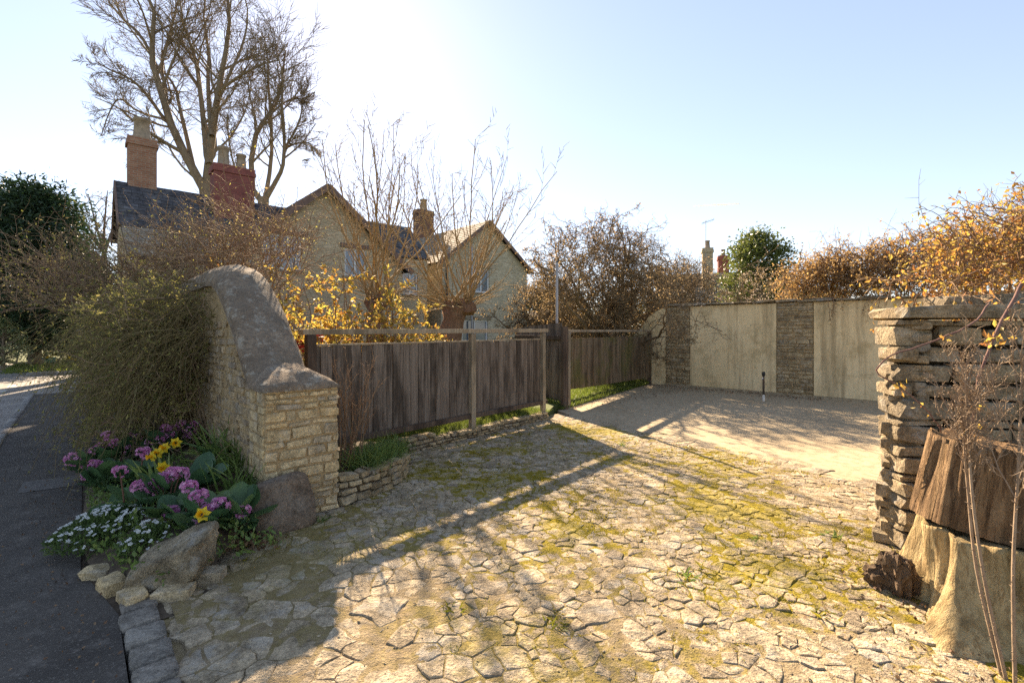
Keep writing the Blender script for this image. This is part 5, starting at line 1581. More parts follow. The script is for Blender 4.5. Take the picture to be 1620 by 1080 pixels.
mound('amber_rose', 'amber-leaved rambling rose heaped just behind the near dry stone wall', [(4.3, 4.5, 0.05), (4.9, 4.4, 0.05)], [((3.75, 4.2, 1.88), (.36, .35, .28)), ((4.2, 4.3, 2.05), (.42, .4, .42)), ((4.6, 4.3, 2.1), (.5, .45, .5)), ((5.1, 4.4, 2.2), (.55, .45, .6))], 420, M_amber, M_cane, 0.05, 2, (0.3, 0.6), rad=0.006, cat='rose', nsp=5)
mound('amber_rose', 'amber rose rising highest at the right edge of the picture', [(5.9, 5.4, 0.05)], [((5.5, 5.4, 2.25), (.6, .5, .45)), ((6.2, 5.4, 2.45), (.7, .5, .6))], 230, M_amber, M_cane, 0.05, 2, (0.3, 0.65), rad=0.006, cat='rose', nsp=5)
# the long thorny canes that reach over the near wall
def cane(label, pts_, r0, r1, nleaf, ls=0.05):
    P = np.array([resample([tuple(atd(x, y, d)) for x, y, d in pts_], 26)])
    P[0, 1:-1] += rng.normal(size=(24, 3)) * 0.004
    t = empty('rose_cane', tuple(P[0, -1]), label=label, cat='cane', group='rose canes over the near wall')
    parts = [tubes(P, np.linspace(r0, r1, 26)[None], 7)]
    th, td = pts_on(P, 26, 0.05, 0.95)
    sd_ = norm(np.cross(td, rng.normal(size=td.shape)))
    parts.append(tubes(np.stack([th, th + sd_ * 0.012], 1), np.tile([0.003, 0.0004], (len(th), 1)), 3))
    obj_np('cane', parts, M_cane2, t, True)
    p_, d_ = pts_on(P, nleaf, 0.05, 0.95)
    q = np.repeat(p_, 5, 0) + rng.normal(size=(nleaf * 5, 3)) * 0.02
    obj_np('leaves', [leaves(q, ls * rng.uniform(0.7, 1.2, len(q)), None, 0.5, rng.random(len(q)))], M_amber, t)
M_cane2 = bark_mat('purple_cane', (0.13, 0.07, 0.06), (0.22, 0.13, 0.10), 20, 0.2)
cane('thick purplish rose cane slanting down across the near wall', [(1660, 380, 3.2), (1620, 440, 3.0), (1580, 520, 2.85), (1555, 580, 2.8), (1538, 660, 2.85), (1536, 705, 2.95)], 0.011, 0.006, 8)
cane('thin rose shoot looping out left past the end of the near wall', [(1565, 480, 3.3), (1538, 512, 3.0), (1479, 538, 2.95), (1412, 560, 2.95), (1388, 589, 2.95), (1427, 615, 2.9), (1475, 656, 2.85), (1490, 690, 2.95)], 0.006, 0.003, 5, 0.035)

# golden shrubs behind the near fence
b = atd(490, 522, 7.6)
thicket('golden_shrub', 'left golden-leaved shrub behind the fence next to the wall coping', [(b.x - .1, b.y, .1), (b.x + .15, b.y, .1)], 24, 2.45, (-0.1, 0, 1.0), 0.34, 0.0, M_gold, M_cane, 0.08, 7, nsp=8, ll=(0.16, 0.3), grp='golden shrubs', rad=0.013)
b = atd(595, 522, 8.4)
thicket('golden_shrub', 'right golden-leaved shrub in front of the left pollard', [(b.x, b.y, .1), (b.x + .15, b.y, .1)], 22, 2.5, (0.0, 0, 1.0), 0.30, 0.0, M_gold, M_cane, 0.08, 7, nsp=8, ll=(0.16, 0.3), grp='golden shrubs', rad=0.013)
b = atd(650, 522, 8.8)
thicket('bare_shrub', 'pale leafless shrub between the two pollards', [(b.x, b.y, .1)], 14, 2.0, (0.1, 0, 1.0), 0.4, 0.0, M_bud, M_bud, 0.03, 2, nsp=8, rad=0.01)

# twiggy shrubs behind and over the road wall
M_brown = bark_mat('brown_twigs', (0.20, 0.135, 0.085), (0.32, 0.22, 0.14), 10, 0.2)
M_budg = leaf_mat('yellow_green_buds', [(0.26, 0.23, 0.05), (0.36, 0.36, 0.07), (0.42, 0.33, 0.14), (0.32, 0.22, 0.10)], 0.45)
thicket('budding_shrub', 'budding brown shrub arching up right behind the peak of the wall coping', [W(2.1, 7.6, .1), W(2.0, 8.1, .1)], 26, 3.3, (-0.25, 0.0, 1.0), 0.34, -0.02, M_budg, M_brown, 0.035, 2, nsp=9, ll=(0.22, 0.45), rad=0.016, grp='budding shrubs over the road wall')
mound('budding_shrub', 'brown twiggy shrub heaped over the middle of the road wall', [W(1.9, 9.0, .1), W(2.0, 10, .1)], [(W(2.0, 7.8, 2.45), (.9, .8, .75)), (W(1.7, 9.2, 2.35), (1.0, 1.0, .75)), (W(1.5, 10.8, 2.3), (1.1, 1.1, .7))], 520, M_budg, M_brown, 0.03, 1, (0.5, 1.1), 0.0, 0.008, 'shrub', 'budding shrubs over the road wall', nsp=5, shoots=26)
mound('budding_shrub', 'yellowish budding shrub reaching out over the pavement to the left edge', [W(1.6, 10.2, .1)], [(W(0.6, 9.6, 2.1), (.8, .9, .45)), (W(0.2, 10.4, 2.0), (.9, 1.0, .45)), (W(-0.2, 9.6, 1.9), (.7, .8, .35))], 300, M_budg, M_brown, 0.04, 2, (0.5, 1.2), 0.02, 0.007, 'shrub', 'budding shrubs over the road wall', nsp=5, shoots=22)
# the cascading bush on the road side
M_broom = leaf_mat('broom_green', [(0.12, 0.125, 0.04), (0.19, 0.19, 0.055), (0.28, 0.26, 0.08), (0.42, 0.35, 0.12)], 0.5)
M_brstem = bark_mat('broom_stem', (0.10, 0.085, 0.04), (0.24, 0.18, 0.09), 10, 0.1)
cb = empty('cascading_bush', W(0.9, 8.2, 0), label='dense dark green bush cascading down the road side of the tall wall', cat='bush')
n = 2100
s_ = 6.0 + 5.2 * rng.random(n) ** 0.9
nn = 1.35 - 0.75 * rng.random(n)
zz = 1.15 + 0.95 * rng.random(n) + 0.12 * np.sin(s_ * 2.2) + 0.5 * (nn - 1.0)
zz = np.where(s_ < 6.8, zz - (6.8 - s_) * 0.4, zz)
st = np.stack([NX * nn - NY * s_, NY * nn + NX * s_, zz], 1)
out = rng.uniform(0.1, 0.95, n)
d = norm(np.array([-NX, -NY, 0])[None] * out[:, None] + np.array([-NY, NX, 0])[None] * rng.normal(0, 0.25, n)[:, None] + np.array([0, 0, 1])[None] * rng.uniform(-0.3, 0.5, n)[:, None])
ln = rng.uniform(0.6, 1.75, n)
cs_ = walk(st, d, ln, np.full(n, 0.0035), 8, 0.16, -0.36, 0.4)
cs_[0][:, :, 2] = np.maximum(cs_[0][:, :, 2], 0.03 + 0.1 * rng.random((n, 1)))
obj_np('stems', [tubes(cs_[0], cs_[1], 3)], M_brstem, cb)
p_, d_ = pts_on(cs_[0], 12, 0.1, 1.0)
p_ = p_ + rng.normal(size=p_.shape) * 0.025
obj_np('leaves', [leaves(p_, rng.uniform(0.02, 0.05, len(p_)), d_ * 0.9, 0.34)], M_broom, cb)
k2 = 900
q_ = np.array([tuple(W(a_, b_, c_)) for a_, b_, c_ in zip(rng.uniform(0.25, 1.2, k2), rng.uniform(6.2, 10.6, k2), rng.uniform(0.25, 2.05, k2))])
w_ = walk(q_, norm(rng.normal(size=(k2, 3)) + [-0.6, -0.5, 0.15]), rng.uniform(0.2, 0.6, k2), np.full(k2, 0.005), 6, 0.2, -0.1, 0.4)
w2 = spawn(*w_, n=5, t0=0.2, ang=(30, 70), ln=(0.3, 0.5), K=4, wig=0.2, up=-0.03, absr=0.0022)
obj_np('side_twigs', [tubes(*w_, 4), tubes(*w2, 3)], M_brown, cb)
p_, d_ = pts_on(w2[0], 6, 0.1, 1.0)
obj_np('side_leaves', [leaves(p_, rng.uniform(0.018, 0.05, len(p_)), d_ * 0.4, 0.5)], M_broom, cb)
k = 70
mm = walk(np.array([tuple(W(1.3 - .3 * rng.random(), 6.4 + 4.5 * rng.random(), 0.2)) for i in range(k)]), norm(np.array([-0.2, 0, 1]) + rng.normal(size=(k, 3)) * .2), np.full(k, 1.5), np.full(k, 0.012), 7, 0.1, 0.0)
obj_np('woody_stems', [tubes(*mm, 5)], M_brown, cb, True)

# ------------------------------------------------------------------ flower bed
def bed_edge(s):
    return np.interp(s, [3.3, 3.6, 4.2, 5.0, 6.5, 8.0], [0.42, 0.22, 0.05, 0.03, 0.08, 0.4])
A, B = 14, 40
V = []; F = []
for j in range(B):
    s_ = 3.36 + 4.6 * j / (B - 1)
    e0 = float(bed_edge(s_)); e1 = 1.14 if s_ > 4.1 else 0.42 + (s_ - 3.36) * 0.95
    e1 = max(e1, e0 + 0.02)
    for i in range(A):
        f = i / (A - 1); n_ = e0 + (e1 - e0) * f
        front = min(1, max(0, (s_ - 3.36) * 2.5))
        z = -0.03 + (0.06 + 0.16 * min(1, f * 3) + 0.06 * f) * front
        if s_ < 4.15: z -= 0.12 * max(0, f - 0.7) / 0.3
        z += 0.025 * noise.noise(Vector((n_ * 8, s_ * 8, 2)))
        V.append(tuple(W(n_, s_, z)))
for j in range(B - 1):
    for i in range(A - 1):
        F.append([j * A + i, j * A + i + 1, (j + 1) * A + i + 1, (j + 1) * A + i])
bed = obj_np('flower_bed', [(V, F)], M_soil, None, True); tag(bed, kind='structure')
sheet('bed_base', [(0.16, 3.2), (0.6, 3.2), (1.15, 3.9), (1.15, 16), (0.0, 16), (0.0, 4.2)], -0.006, M_soil)

M_berg = leaf_mat('bergenia_leaf', [(0.05, 0.115, 0.05), (0.075, 0.15, 0.06), (0.12, 0.20, 0.065)], 0.3, 0.3)
M_strap = leaf_mat('strap_leaf', [(0.09, 0.15, 0.04), (0.15, 0.23, 0.055), (0.24, 0.30, 0.08)], 0.4, 0.4)
M_iris = leaf_mat('iris_leaf', [(0.18, 0.26, 0.06), (0.27, 0.35, 0.09), (0.36, 0.40, 0.13)], 0.45, 0.45)
M_pink = leaf_mat('pink_blossom', [(0.50, 0.15, 0.34), (0.66, 0.28, 0.48), (0.76, 0.44, 0.60)], 0.3)
M_pstem = flat_mat('reddish_stem', (0.17, 0.08, 0.05), 0.6, 0.3)
M_yellow = leaf_mat('daffodil_yellow', [(0.72, 0.52, 0.02), (0.80, 0.62, 0.04)], 0.35)
M_orange = flat_mat('daffodil_trumpet', (0.75, 0.38, 0.01), 0.6, 0.1, trans=0.3)
M_whitef = leaf_mat('white_petals', [(0.62, 0.64, 0.60), (0.78, 0.78, 0.74)], 0.3)
M_straw = leaf_mat('withered_straw', [(0.30, 0.22, 0.12), (0.42, 0.33, 0.2)], 0.35)

def berg_leaf(seed):
    """round paddle leaf, cupped, with a short stalk; base at origin, pointing along +x"""
    r = random.Random(seed)
    A_, B_ = 9, 8; V = []; F = []
    cup = r.uniform(0.1, 0.35); bend = r.uniform(-0.25, 0.25)
    for i in range(A_):
        u = i / (A_ - 1)
        w = 0.46 * math.sin(math.pi * min(1, 0.10 + 0.90 * u) ** 0.85) ** 0.62 if u < 1 else 0.03
        for j in range(B_):
            v = 2 * j / (B_ - 1) - 1
            x = u * 1.0; y = v * w
            z = cup * (v * v) * 0.3 * w * 2 + bend * u * u + 0.025 * math.sin(9 * u + seed) * abs(v) + 0.02 * math.sin(v * 14 + seed)
            V.append((0.18 + x * 0.9, y, z))
    for i in range(A_ - 1):
        for j in range(B_ - 1):
            F.append([i * B_ + j, i * B_ + j + 1, (i + 1) * B_ + j + 1, (i + 1) * B_ + j])
    st_ = tubes(*poly1([(-0.35, 0, -0.45), (-0.1, 0, -0.12), (0.2, 0, 0)], [0.045, 0.04, 0.03]), 6)
    return mesh_np('leaf', [(V, F, r.random()), (st_[0], st_[1], 0.9)], M_berg, True)
berg_me = [berg_leaf(i) for i in range(7)]
def blossom(seed):
    g_ = np.random.default_rng(seed)
    k = 34
    d = norm(g_.normal(size=(k, 3)) + [0, 0, 0.5])
    c = d * np.array([0.042, 0.042, 0.036]) * (0.7 + 0.4 * g_.random((k, 1)))
    parts = []
    for p, q in zip(c, d):
        a = norm(np.cross(q, [0.3, 0.5, 0.1])[None])[0]; b = np.cross(q, a)
        tn = g_.random()
        ring = [p + 0.013 * (math.cos(x) * a + math.sin(x) * b) * (1.0 if i % 2 == 0 else 0.62) + q * 0.004 for i, x in enumerate(np.linspace(0, 6.283, 10, endpoint=False))]
        v = np.array(ring + [p - q * 0.006]); parts.append((v, [[i, (i + 1) % 10, 10] for i in range(10)], tn))
    return mesh_np('flower_head', parts, M_pink)
blos_me = [blossom(i) for i in range(5)]
plants = [((180, 740), .14, 'bergenia with pink blooms at the far left of the bed'), ((250, 722), .18, 'bergenia with pink blooms left of the daffodils'), ((300, 708), .2, 'bergenia with pink blooms under the wall behind the daffodils'),
          ((372, 712), .22, 'bergenia leaves tucked against the foot of the tall wall'), ((262, 800), .2, 'bergenia with pale pink blooms above the boulder'), ((325, 845), .16, 'bergenia with a bloom under the lowest daffodil'),
          ((375, 838), .12, 'bergenia nearest the leaning slab'), ((165, 775), .1, 'low bergenia beside the iris leaves'), ((310, 780), .2, 'bergenia with dark pink blooms in the middle of the bed'),
          ((215, 770), .12, 'bergenia leaves between the iris and the white flowers'), ((150, 748), .1, 'outermost bergenia hanging over the pavement'), ((215, 715), .15, 'bergenia at the foot of the cascading bush'), ((345, 740), .2, 'bergenia behind the strap leaves by the wall'), ((205, 820), .1, 'bergenia just behind the boulder'), ((285, 835), .15, 'bergenia leaves lying on top of the boulder')]
proots = []
for (px, py), z, lab in plants:
    c = atz(px, py, z)
    e = empty('bergenia', c, label=lab, cat='flower', group='bergenias in the flower bed')
    proots.append((c, e))
    nl_ = random.randint(12, 16)
    for k in range(nl_):
        a = 6.283 * k / nl_ + random.uniform(-0.35, 0.35)
        el = random.uniform(0.05, 0.95); sz = random.uniform(0.14, 0.22)
        dv = Vector((math.cos(a) * math.cos(el), math.sin(a) * math.cos(el), math.sin(el)))
        side = Vector((-math.sin(a), math.cos(a), 0)); up_ = dv.cross(side)
        if up_.z < 0: up_ = -up_; 
        side = up_.cross(dv)
        roll = Matrix.Rotation(random.uniform(-0.5, 0.5), 3, dv)
        obj_me('leaf', random.choice(berg_me), e, frame_M(c + dv * 0.05 + UP * random.uniform(0.02, 0.10), dv, roll @ side, roll @ up_, sz, sz, sz))
heads = [(171, 689), (160, 706), (113, 724), (116, 736), (138, 732), (142, 752), (219, 694), (198, 710), (255, 692), (261, 676), (277, 679), (287, 671), (309, 671), (294, 695), (227, 716), (221, 770), (243, 768), (238, 780), (284, 750), (315, 786), (270, 810), (348, 799), (321, 824), (384, 808), (265, 686), (150, 712), (275, 748), (205, 690), (240, 700), (300, 682), (125, 730), (190, 745), (230, 775), (255, 760), (300, 770), (335, 810), (180, 700), (150, 735)]
for px, py in heads:
    best = None
    for c, e in proots:
        d = c.y - 0.0
        pxc = 810 + c.x / c.y * 765; pyc = 522 + (1.55 - c.z - 0.25) / c.y * 765
        dist = (pxc - px) ** 2 + (pyc - py) ** 2
        if best is None or dist < best[0]: best = (dist, c, e)
    _, c, e = best
    h = atd(px, py, c.y + random.uniform(-0.06, 0.06))
    h.z = max(h.z, c.z + 0.06)
    sz = random.uniform(1.05, 1.6)
    rz = Matrix.Rotation(random.uniform(0, 6.28), 3, 'Z') @ Matrix.Rotation(random.uniform(-0.4, 0.4), 3, 'X')
    obj_me('flower_head', random.choice(blos_me), e, frame_M(h, rz @ Vector((1, 0, 0)), rz @ Vector((0, 1, 0)), rz @ UP, sz, sz, sz))
    root = c.lerp(Vector((h.x, h.y, c.z)), 0.4)
    st_ = tubes(*poly1([root, root.lerp(h, 0.5) + UP * 0.02, h - UP * 0.01], [0.006, 0.006, 0.005]), 6)
    obj_np('flower_stem', [st_], M_pstem, e, True)

def blade_clump(name, label, base, n, length, width, spread, mat, cat='plant', grp=None, dirb=(0, 0, 0), K=6, droop=-0.12, part='leaves', br=0.05, parent=None):
    base = np.array(base)
    st_ = base + rng.normal(size=(n, 3)) * np.array([br, br, 0.0])
    d = norm(np.array(dirb) + rng.normal(size=(n, 3)) * np.array([spread, spread, 0.1]) + np.array([0, 0, 1]))
    P, _ = walk(st_, d, length * (0.55 + 0.6 * rng.random(n)), np.ones(n), K, 0.05, droop, 1)
    wd = width * (0.7 + 0.5 * rng.random(n))[:, None] * np.interp(np.linspace(0, 1, K), [0, 0.25, 0.7, 1], [0.75, 1, 0.8, 0.05])[None]
    e = parent or empty(name, tuple(base), label=label, cat=cat, group=grp)
    obj_np(part, [ribbons(P, wd, norm(rng.normal(size=(n, 1, 3)) * [1, 1, 0.3]), rng.random(n))], mat, e)
    return e
for px, py, z, n_, L_, lab in [(345, 735, .22, 90, .48, 'tall clump of strap leaves against the wall behind the bed'), (388, 745, .22, 90, .46, 'clump of strap leaves beside the left face of the pier'), (378, 790, .18, 80, .40, 'front clump of strap leaves next to the pier foot'), (330, 760, .2, 60, .36, 'short strap leaves between the blooms')]:
    e = blade_clump('strap_leaf_clump', lab, atz(px, py, z), n_, L_, 0.016, 0.42, M_strap, 'plant', 'strap leaf clumps', br=0.08, K=7, droop=-0.16)
    blade_clump('', '', atz(px, py, z), 9, L_ * 1.1, 0.015, 0.6, M_straw, droop=-0.3, part='withered_leaves', br=0.08, K=7, parent=e)
blade_clump('iris', 'pale green iris fan pointing left in the middle of the bed', atz(262, 790, .14), 16, 0.46, 0.042, 0.28, M_iris, 'plant', 'irises', (-0.75, 0.3, -0.1), droop=-0.05)
blade_clump('iris', 'low pale iris leaves just above the white flowers', atz(255, 805, .12), 12, 0.36, 0.038, 0.28, M_iris, 'plant', 'irises', (-1.0, 0.0, -0.5), droop=-0.08)
blade_clump('iris', 'short iris leaves at the left rim of the bed', atz(180, 765, .1), 9, 0.28, 0.035, 0.3, M_iris, 'plant', 'irises', (-0.8, 0.1, -0.2), droop=-0.1)

def daffodil(label, h, root, face, sz=1.0):
    e = empty('daffodil', root, label=label, cat='flower', group='daffodils in the flower bed')
    h = Vector(h); root = Vector(root); f = Vector(face).normalized()
    a = f.cross(UP).normalized(); b = f.cross(a).normalized()
    for k in range(6):
        x = 6.283 * k / 6 + 0.2
        q = (a * math.cos(x) + b * math.sin(x)); sd_ = f.cross(q)
        L_ = 0.046 * sz; w_ = 0.017 * sz
        V = [h + q * 0.006, h + q * L_ * 0.5 + sd_ * w_ + f * 0.004, h + q * L_ * 1.0 - f * 0.004, h + q * L_ * 0.5 - sd_ * w_ + f * 0.004, h + q * L_ * 0.5 + f * -0.002]
        obj_np('petal', [([tuple(v) for v in V], [[0, 1, 4], [1, 2, 4], [2, 3, 4], [3, 0, 4]], random.random())], M_yellow, e)
    obj_np('trumpet', [tubes(*poly1([h - f * 0.004, h + f * 0.018 * sz, h + f * 0.032 * sz, h + f * 0.036 * sz], [0.009 * sz, 0.011 * sz, 0.015 * sz, 0.020 * sz]), 10)], M_orange, e, True)
    obj_np('stem', [tubes(*poly1([root, root.lerp(h, 0.55) + UP * 0.03, h - f * 0.03 + UP * 0.015, h - f * 0.004], [0.0045, 0.0045, 0.004, 0.004]), 6)], M_strap, e, True)
for (px, py, z, fx, fz, lab) in [(278, 700, .55, .5, .1, 'rightmost daffodil of the upper group'), (261, 708, .53, -.2, .3, 'largest daffodil at the top of the upper group'), (241, 721, .5, -.5, 0, 'leftmost daffodil of the upper group'), (250, 716, .5, 0, .2, 'middle daffodil in the upper group'), (258, 738, .45, .3, -.2, 'single daffodil just below the upper group'), (320, 813, .37, .2, .4, 'lone daffodil resting on a pink bloom low in the bed')]:
    h = atz(px, py, z)
    daffodil(lab, h, h + Vector((random.uniform(0.0, 0.08), 0.12, -0.30)), (fx, -1, fz), 1.15)

def candytuft(label, c, rx, ry, nf, nl_):
    e = empty('candytuft', c, label=label, cat='flower', group='white candytufts')
    c = np.array(c)
    a = rng.random(nl_) * 6.283; r_ = np.sqrt(rng.random(nl_))
    q = c + np.stack([np.cos(a) * r_ * rx, np.sin(a) * r_ * ry, 0.14 * (1 - r_ ** 2) + 0.02 * rng.random(nl_)], 1)
    obj_np('foliage', [leaves(q, rng.uniform(0.02, 0.05, nl_), np.array([-0.3, 0, 0.8]), 0.3)], M_berg_small, e)
    a = rng.random(nf) * 6.283; r_ = np.sqrt(rng.random(nf))
    q = c + np.stack([np.cos(a) * r_ * rx, np.sin(a) * r_ * ry, 0.16 * (1 - r_ ** 2) + 0.035 + 0.02 * rng.random(nf)], 1)
    parts = []
    for p in q:
        k = 7
        nrm_ = norm((rng.normal(size=3) * 0.35 + [0, -0.3, 1])[None])[0]
        x_ = norm(np.cross(nrm_, [0.3, 1, 0.2])[None])[0]; y_ = np.cross(nrm_, x_)
        for m_ in range(k):
            o_ = (x_ * math.cos(m_ * 0.9) + y_ * math.sin(m_ * 0.9)) * 0.009 * (m_ > 0)
            cc = p + o_ + nrm_ * 0.003 * (m_ == 0)
            parts.append((np.array([cc + x_ * .0055, cc + y_ * .0055, cc - x_ * .0055, cc - y_ * .0055]), [[0, 1, 2, 3]], rng.random()))
    obj_np('blossoms', parts, M_whitef, e)
    st_ = walk(np.repeat(c[None], nf, 0), norm(q - c), np.linalg.norm(q - c, axis=1), np.full(nf, 0.002), 4, 0.03, 0)
    obj_np('stems', [tubes(*st_, 3)], M_berg_small, e)
M_berg_small = leaf_mat('candytuft_leaf', [(0.05, 0.09, 0.025), (0.085, 0.14, 0.035), (0.13, 0.19, 0.05)], 0.3)
candytuft('mat of white candytuft spilling onto the pavement', atz(178, 846, .06), 0.36, 0.34, 210, 4200)
candytuft('small white candytuft left of the big boulder', atz(238, 872, .10), 0.17, 0.16, 60, 1300)
blade_clump('weed_rosette', 'green weed rosette at the foot of the big boulder', atz(232, 915, .0), 26, 0.09, 0.022, 1.0, M_strap, 'weed', None, K=4, droop=-0.2, br=0.02)

q = []
while len(q) < 3000:
    s_ = rng.uniform(3.45, 6.2); e0 = float(bed_edge(s_)); n_ = rng.uniform(e0 + 0.02, min(1.05, e0 + 0.75))
    q.append(tuple(W(n_, s_, 0.10 + 0.12 * min(1, (n_ - e0) * 3) * min(1, (s_ - 3.36) * 2.5) + rng.uniform(-0.03, 0.04))))
o = obj_np('bed_ground_cover', [leaves(np.array(q), rng.uniform(0.02, 0.055, len(q)), np.array([0, 0, 0.7]), 0.5)], M_strap); tag(o, kind='stuff')
# dead brown leaves between slab and bed
def litter(name, pts_, size, mat):
    o = obj_np(name, [leaves(np.array(pts_), size, None, 0.55)], mat); tag(o, kind='stuff'); return o
M_litter = leaf_mat('leaf_litter', [(0.10, 0.055, 0.03), (0.18, 0.10, 0.055), (0.28, 0.18, 0.10)], 0.1, 0.8)
c = atz(392, 862)
litter('leaf_litter', np.array(c) + rng.normal(size=(260, 3)) * [0.10, 0.08, 0.008] + [0, 0, 0.03], rng.uniform(0.02, 0.05, 260), M_litter)
q = []
for i in range(700):
    t = rng.uniform(-1.6, 3.2); q.append(tuple(bpt(t, 0.012, 0.12 + abs(rng.normal()) * 0.35)))
for i in range(260):
    q.append(tuple(W(rng.uniform(7.2, 12), 6.35 + rng.normal() * 0.15 + 0.0, 0.012)))
litter('leaf_litter', q, rng.uniform(0.015, 0.05, len(q)), M_litter)
q = [tuple(Vector((rng.uniform(1.5, 3.4), rng.uniform(1.6, 3.2), 0.012 + 0.015 * rng.random()))) for i in range(1500)]
q = [p for p in q if p[0] > 1.62 + 0.35 * (p[1] - 1.6) ** 1.0 + rng.normal() * 0.25]
litter('leaf_litter', q, rng.uniform(0.008, 0.035, len(q)), M_litter)

q = []
for i in range(900):
    s_ = rng.uniform(-0.5, 12); e_ = 0.15 if s_ < 3.4 else 0.04
    q.append(tuple(W(e_ - abs(rng.normal()) * 0.22, s_, 0.008)))
for i in range(420):
    q.append(tuple(W(rng.uniform(-0.75, 0.15), rng.uniform(1.0, 12), 0.007)))
for i in range(700):
    q.append(tuple(W(-0.95 - abs(rng.normal()) * 0.25, rng.uniform(4, 15), -0.09)))
litter('leaf_litter', q, rng.uniform(0.006, 0.026, len(q)), M_litter)
# ------------------------------------------------------------------ grass
def grass(name, pts_, h, w, mat=M_grass, lean=0.45, parent=None):
    pts_ = np.array(pts_); n = len(pts_)
    d = norm(rng.normal(size=(n, 3)) * [lean, lean, 0.05] + [0, 0, 1])
    P, _ = walk(pts_, d, h * (0.5 + 0.8 * rng.random(n)), np.ones(n), 4, 0.08, -0.18, 1)
    wd = w * (0.6 + 0.7 * rng.random(n))[:, None] * np.array([1, 0.9, 0.6, 0.08])[None]
    o = obj_np(name, [ribbons(P, wd, None, rng.random(n))], mat, parent)
    o['kind'] = 'stuff'
    return o
def lawn_pts(n, n0, n1, s0, s1, z, clump=0.35):
    out = []
    while len(out) < n:
        a = rng.uniform(n0, n1); b = rng.uniform(s0, s1)
        if noise.noise(Vector((a * 2.2, b * 2.2, 1))) > rng.uniform(-0.6, 0.4) - clump:
            out.append(tuple(W(a, b, z)))
    return out
grass('lawn_grass', [p for p in lawn_pts(24000, 2.0, 6.25, 5.45, 7.6, 0.10) if to_ns(p[0], p[1])[1] > 5.46 + max(0, to_ns(p[0], p[1])[0] - 3) * 0.141], 0.10, 0.006)
grass('lawn_grass', lawn_pts(9000, 2.0, 6.6, 7.4, 11.0, 0.10), 0.10, 0.010)
pg = [tuple(W(a, 6.45 + (a - 7.15) * 0.262 + b, 0.10 if b > 0.02 else 0.02)) for a, b in zip(rng.uniform(6.95, 12.2, 14000), np.abs(rng.normal(0, 0.8, 14000)) - 0.12)]
grass('lawn_grass', pg, 0.10, 0.008)
grass('verge_grass', lawn_pts(9000, -2.0, 6.0, 24.5, 30, 0.02), 0.14, 0.03)
grass('planter_grass', [tuple(Vector((-1.45, 4.85, 0.2)) + Vector((rng.normal() * .10, rng.normal() * .14, 0))) for i in range(700)], 0.26, 0.007, M_strap, 0.6)
grass('planter_grass', [tuple(Vector((-1.36, 5.35, 0.17)) + Vector((rng.normal() * .09, rng.normal() * .2, 0))) for i in range(800)], 0.2, 0.007, M_strap, 0.6)
# weeds in the joints of the drive
q = []
while len(q) < 5200:
    a = rng.uniform(0.6, 5.8); b = rng.uniform(-0.5, 5.0)
    if not in_drive(a, b): continue
    if noise.noise(Vector((a * 0.9, b * 0.9, 8))) + 0.5 * noise.noise(Vector((a * 4, b * 4, 3))) < 0.12 + rng.random() * 0.25: continue
    k = rng.integers(4, 14)
    for i in range(k):
        q.append(tuple(W(a + rng.normal() * 0.018, b + rng.normal() * 0.018, -0.012)))
mq = []
while len(mq) < 46000:
    a = rng.uniform(0.5, 6.2); b = rng.uniform(-0.6, 5.6)
    if not in_drive(a, b): continue
    v_ = noise.noise(Vector((a * 0.75, b * 0.75, 5))) + 0.55 * noise.noise(Vector((a * 3.1, b * 3.1, 2))) + 0.4 * noise.noise(Vector((a * 9, b * 9, 2)))
    if v_ < 0.22 + 0.15 * rng.random() + max(0, 1.9 - a) * 0.5: continue
    for i in range(9):
        mq.append(tuple(W(a + rng.normal() * 0.014, b + rng.normal() * 0.014, -0.006)))
M_mossf = leaf_mat('moss_fuzz', [(0.17, 0.145, 0.014), (0.30, 0.25, 0.02), (0.42, 0.33, 0.03)], 0.4, 0.8)
grass('moss_cushions', mq, 0.020, 0.006, M_mossf, 0.9, drive)
gv = []
oc = np.array([[1, 0, 0], [0, 1, 0], [-1, 0, 0], [0, -1, 0], [0, 0, 1], [0, 0, -1]], float)
of = np.array([[0, 1, 4], [1, 2, 4], [2, 3, 4], [3, 0, 4], [1, 0, 5], [2, 1, 5], [3, 2, 5], [0, 3, 5]])
for i in range(4000):
    a = rng.uniform(0.4, 6.1); b = rng.uniform(-0.6, 5.6)
    if not in_drive(a, b): continue
    sz = 0.003 + 0.006 * rng.random() ** 2.5
    v = (oc + rng.normal(size=(6, 3)) * 0.25) * sz * np.array([1.3, 1.0, 0.7])
    gv.append((v + np.array(W(a, b, 0.002)), of, rng.random()))
o = obj_np('grit', gv, M_pave, drive); o['kind'] = 'stuff'
M_weed = leaf_mat('joint_weeds', [(0.10, 0.12, 0.015), (0.19, 0.19, 0.02), (0.30, 0.25, 0.03)], 0.45)
grass('joint_weeds', q, 0.035, 0.004, M_weed, 0.8, drive)
for k, (px, py) in enumerate([(985, 705), (1115, 905), (1085, 545 + 370), (1300, 975), (1190, 640 + 215), (715, 590 + 375), (1320, 850), (880, 995), (505, 825), (1380, 910)]):
    wl = ['farthest weed tuft, near the edge of the concrete', 'weed tuft at the middle right of the paving', 'weed tuft just left of the one at the middle right', 'weed tuft in the lower right of the paving', 'weed tuft below the middle of the concrete edge', 'weed tuft on the sunlit paving below the fence shadow', 'weed tuft in front of the end of the near wall', 'weed tuft lowest in the paving near the bottom edge', 'weed tuft at the foot of the pier beside the slab', 'weed tuft beside the rotten root of the pale stump']
    c = atz(px, py, -0.01)
    blade_clump('weed_tuft', wl[k], c, 22, 0.07, 0.010, 0.9, M_weed if k % 2 else M_strap, 'weed', 'weed tufts in the paving', K=4, droop=-0.15, br=0.03)

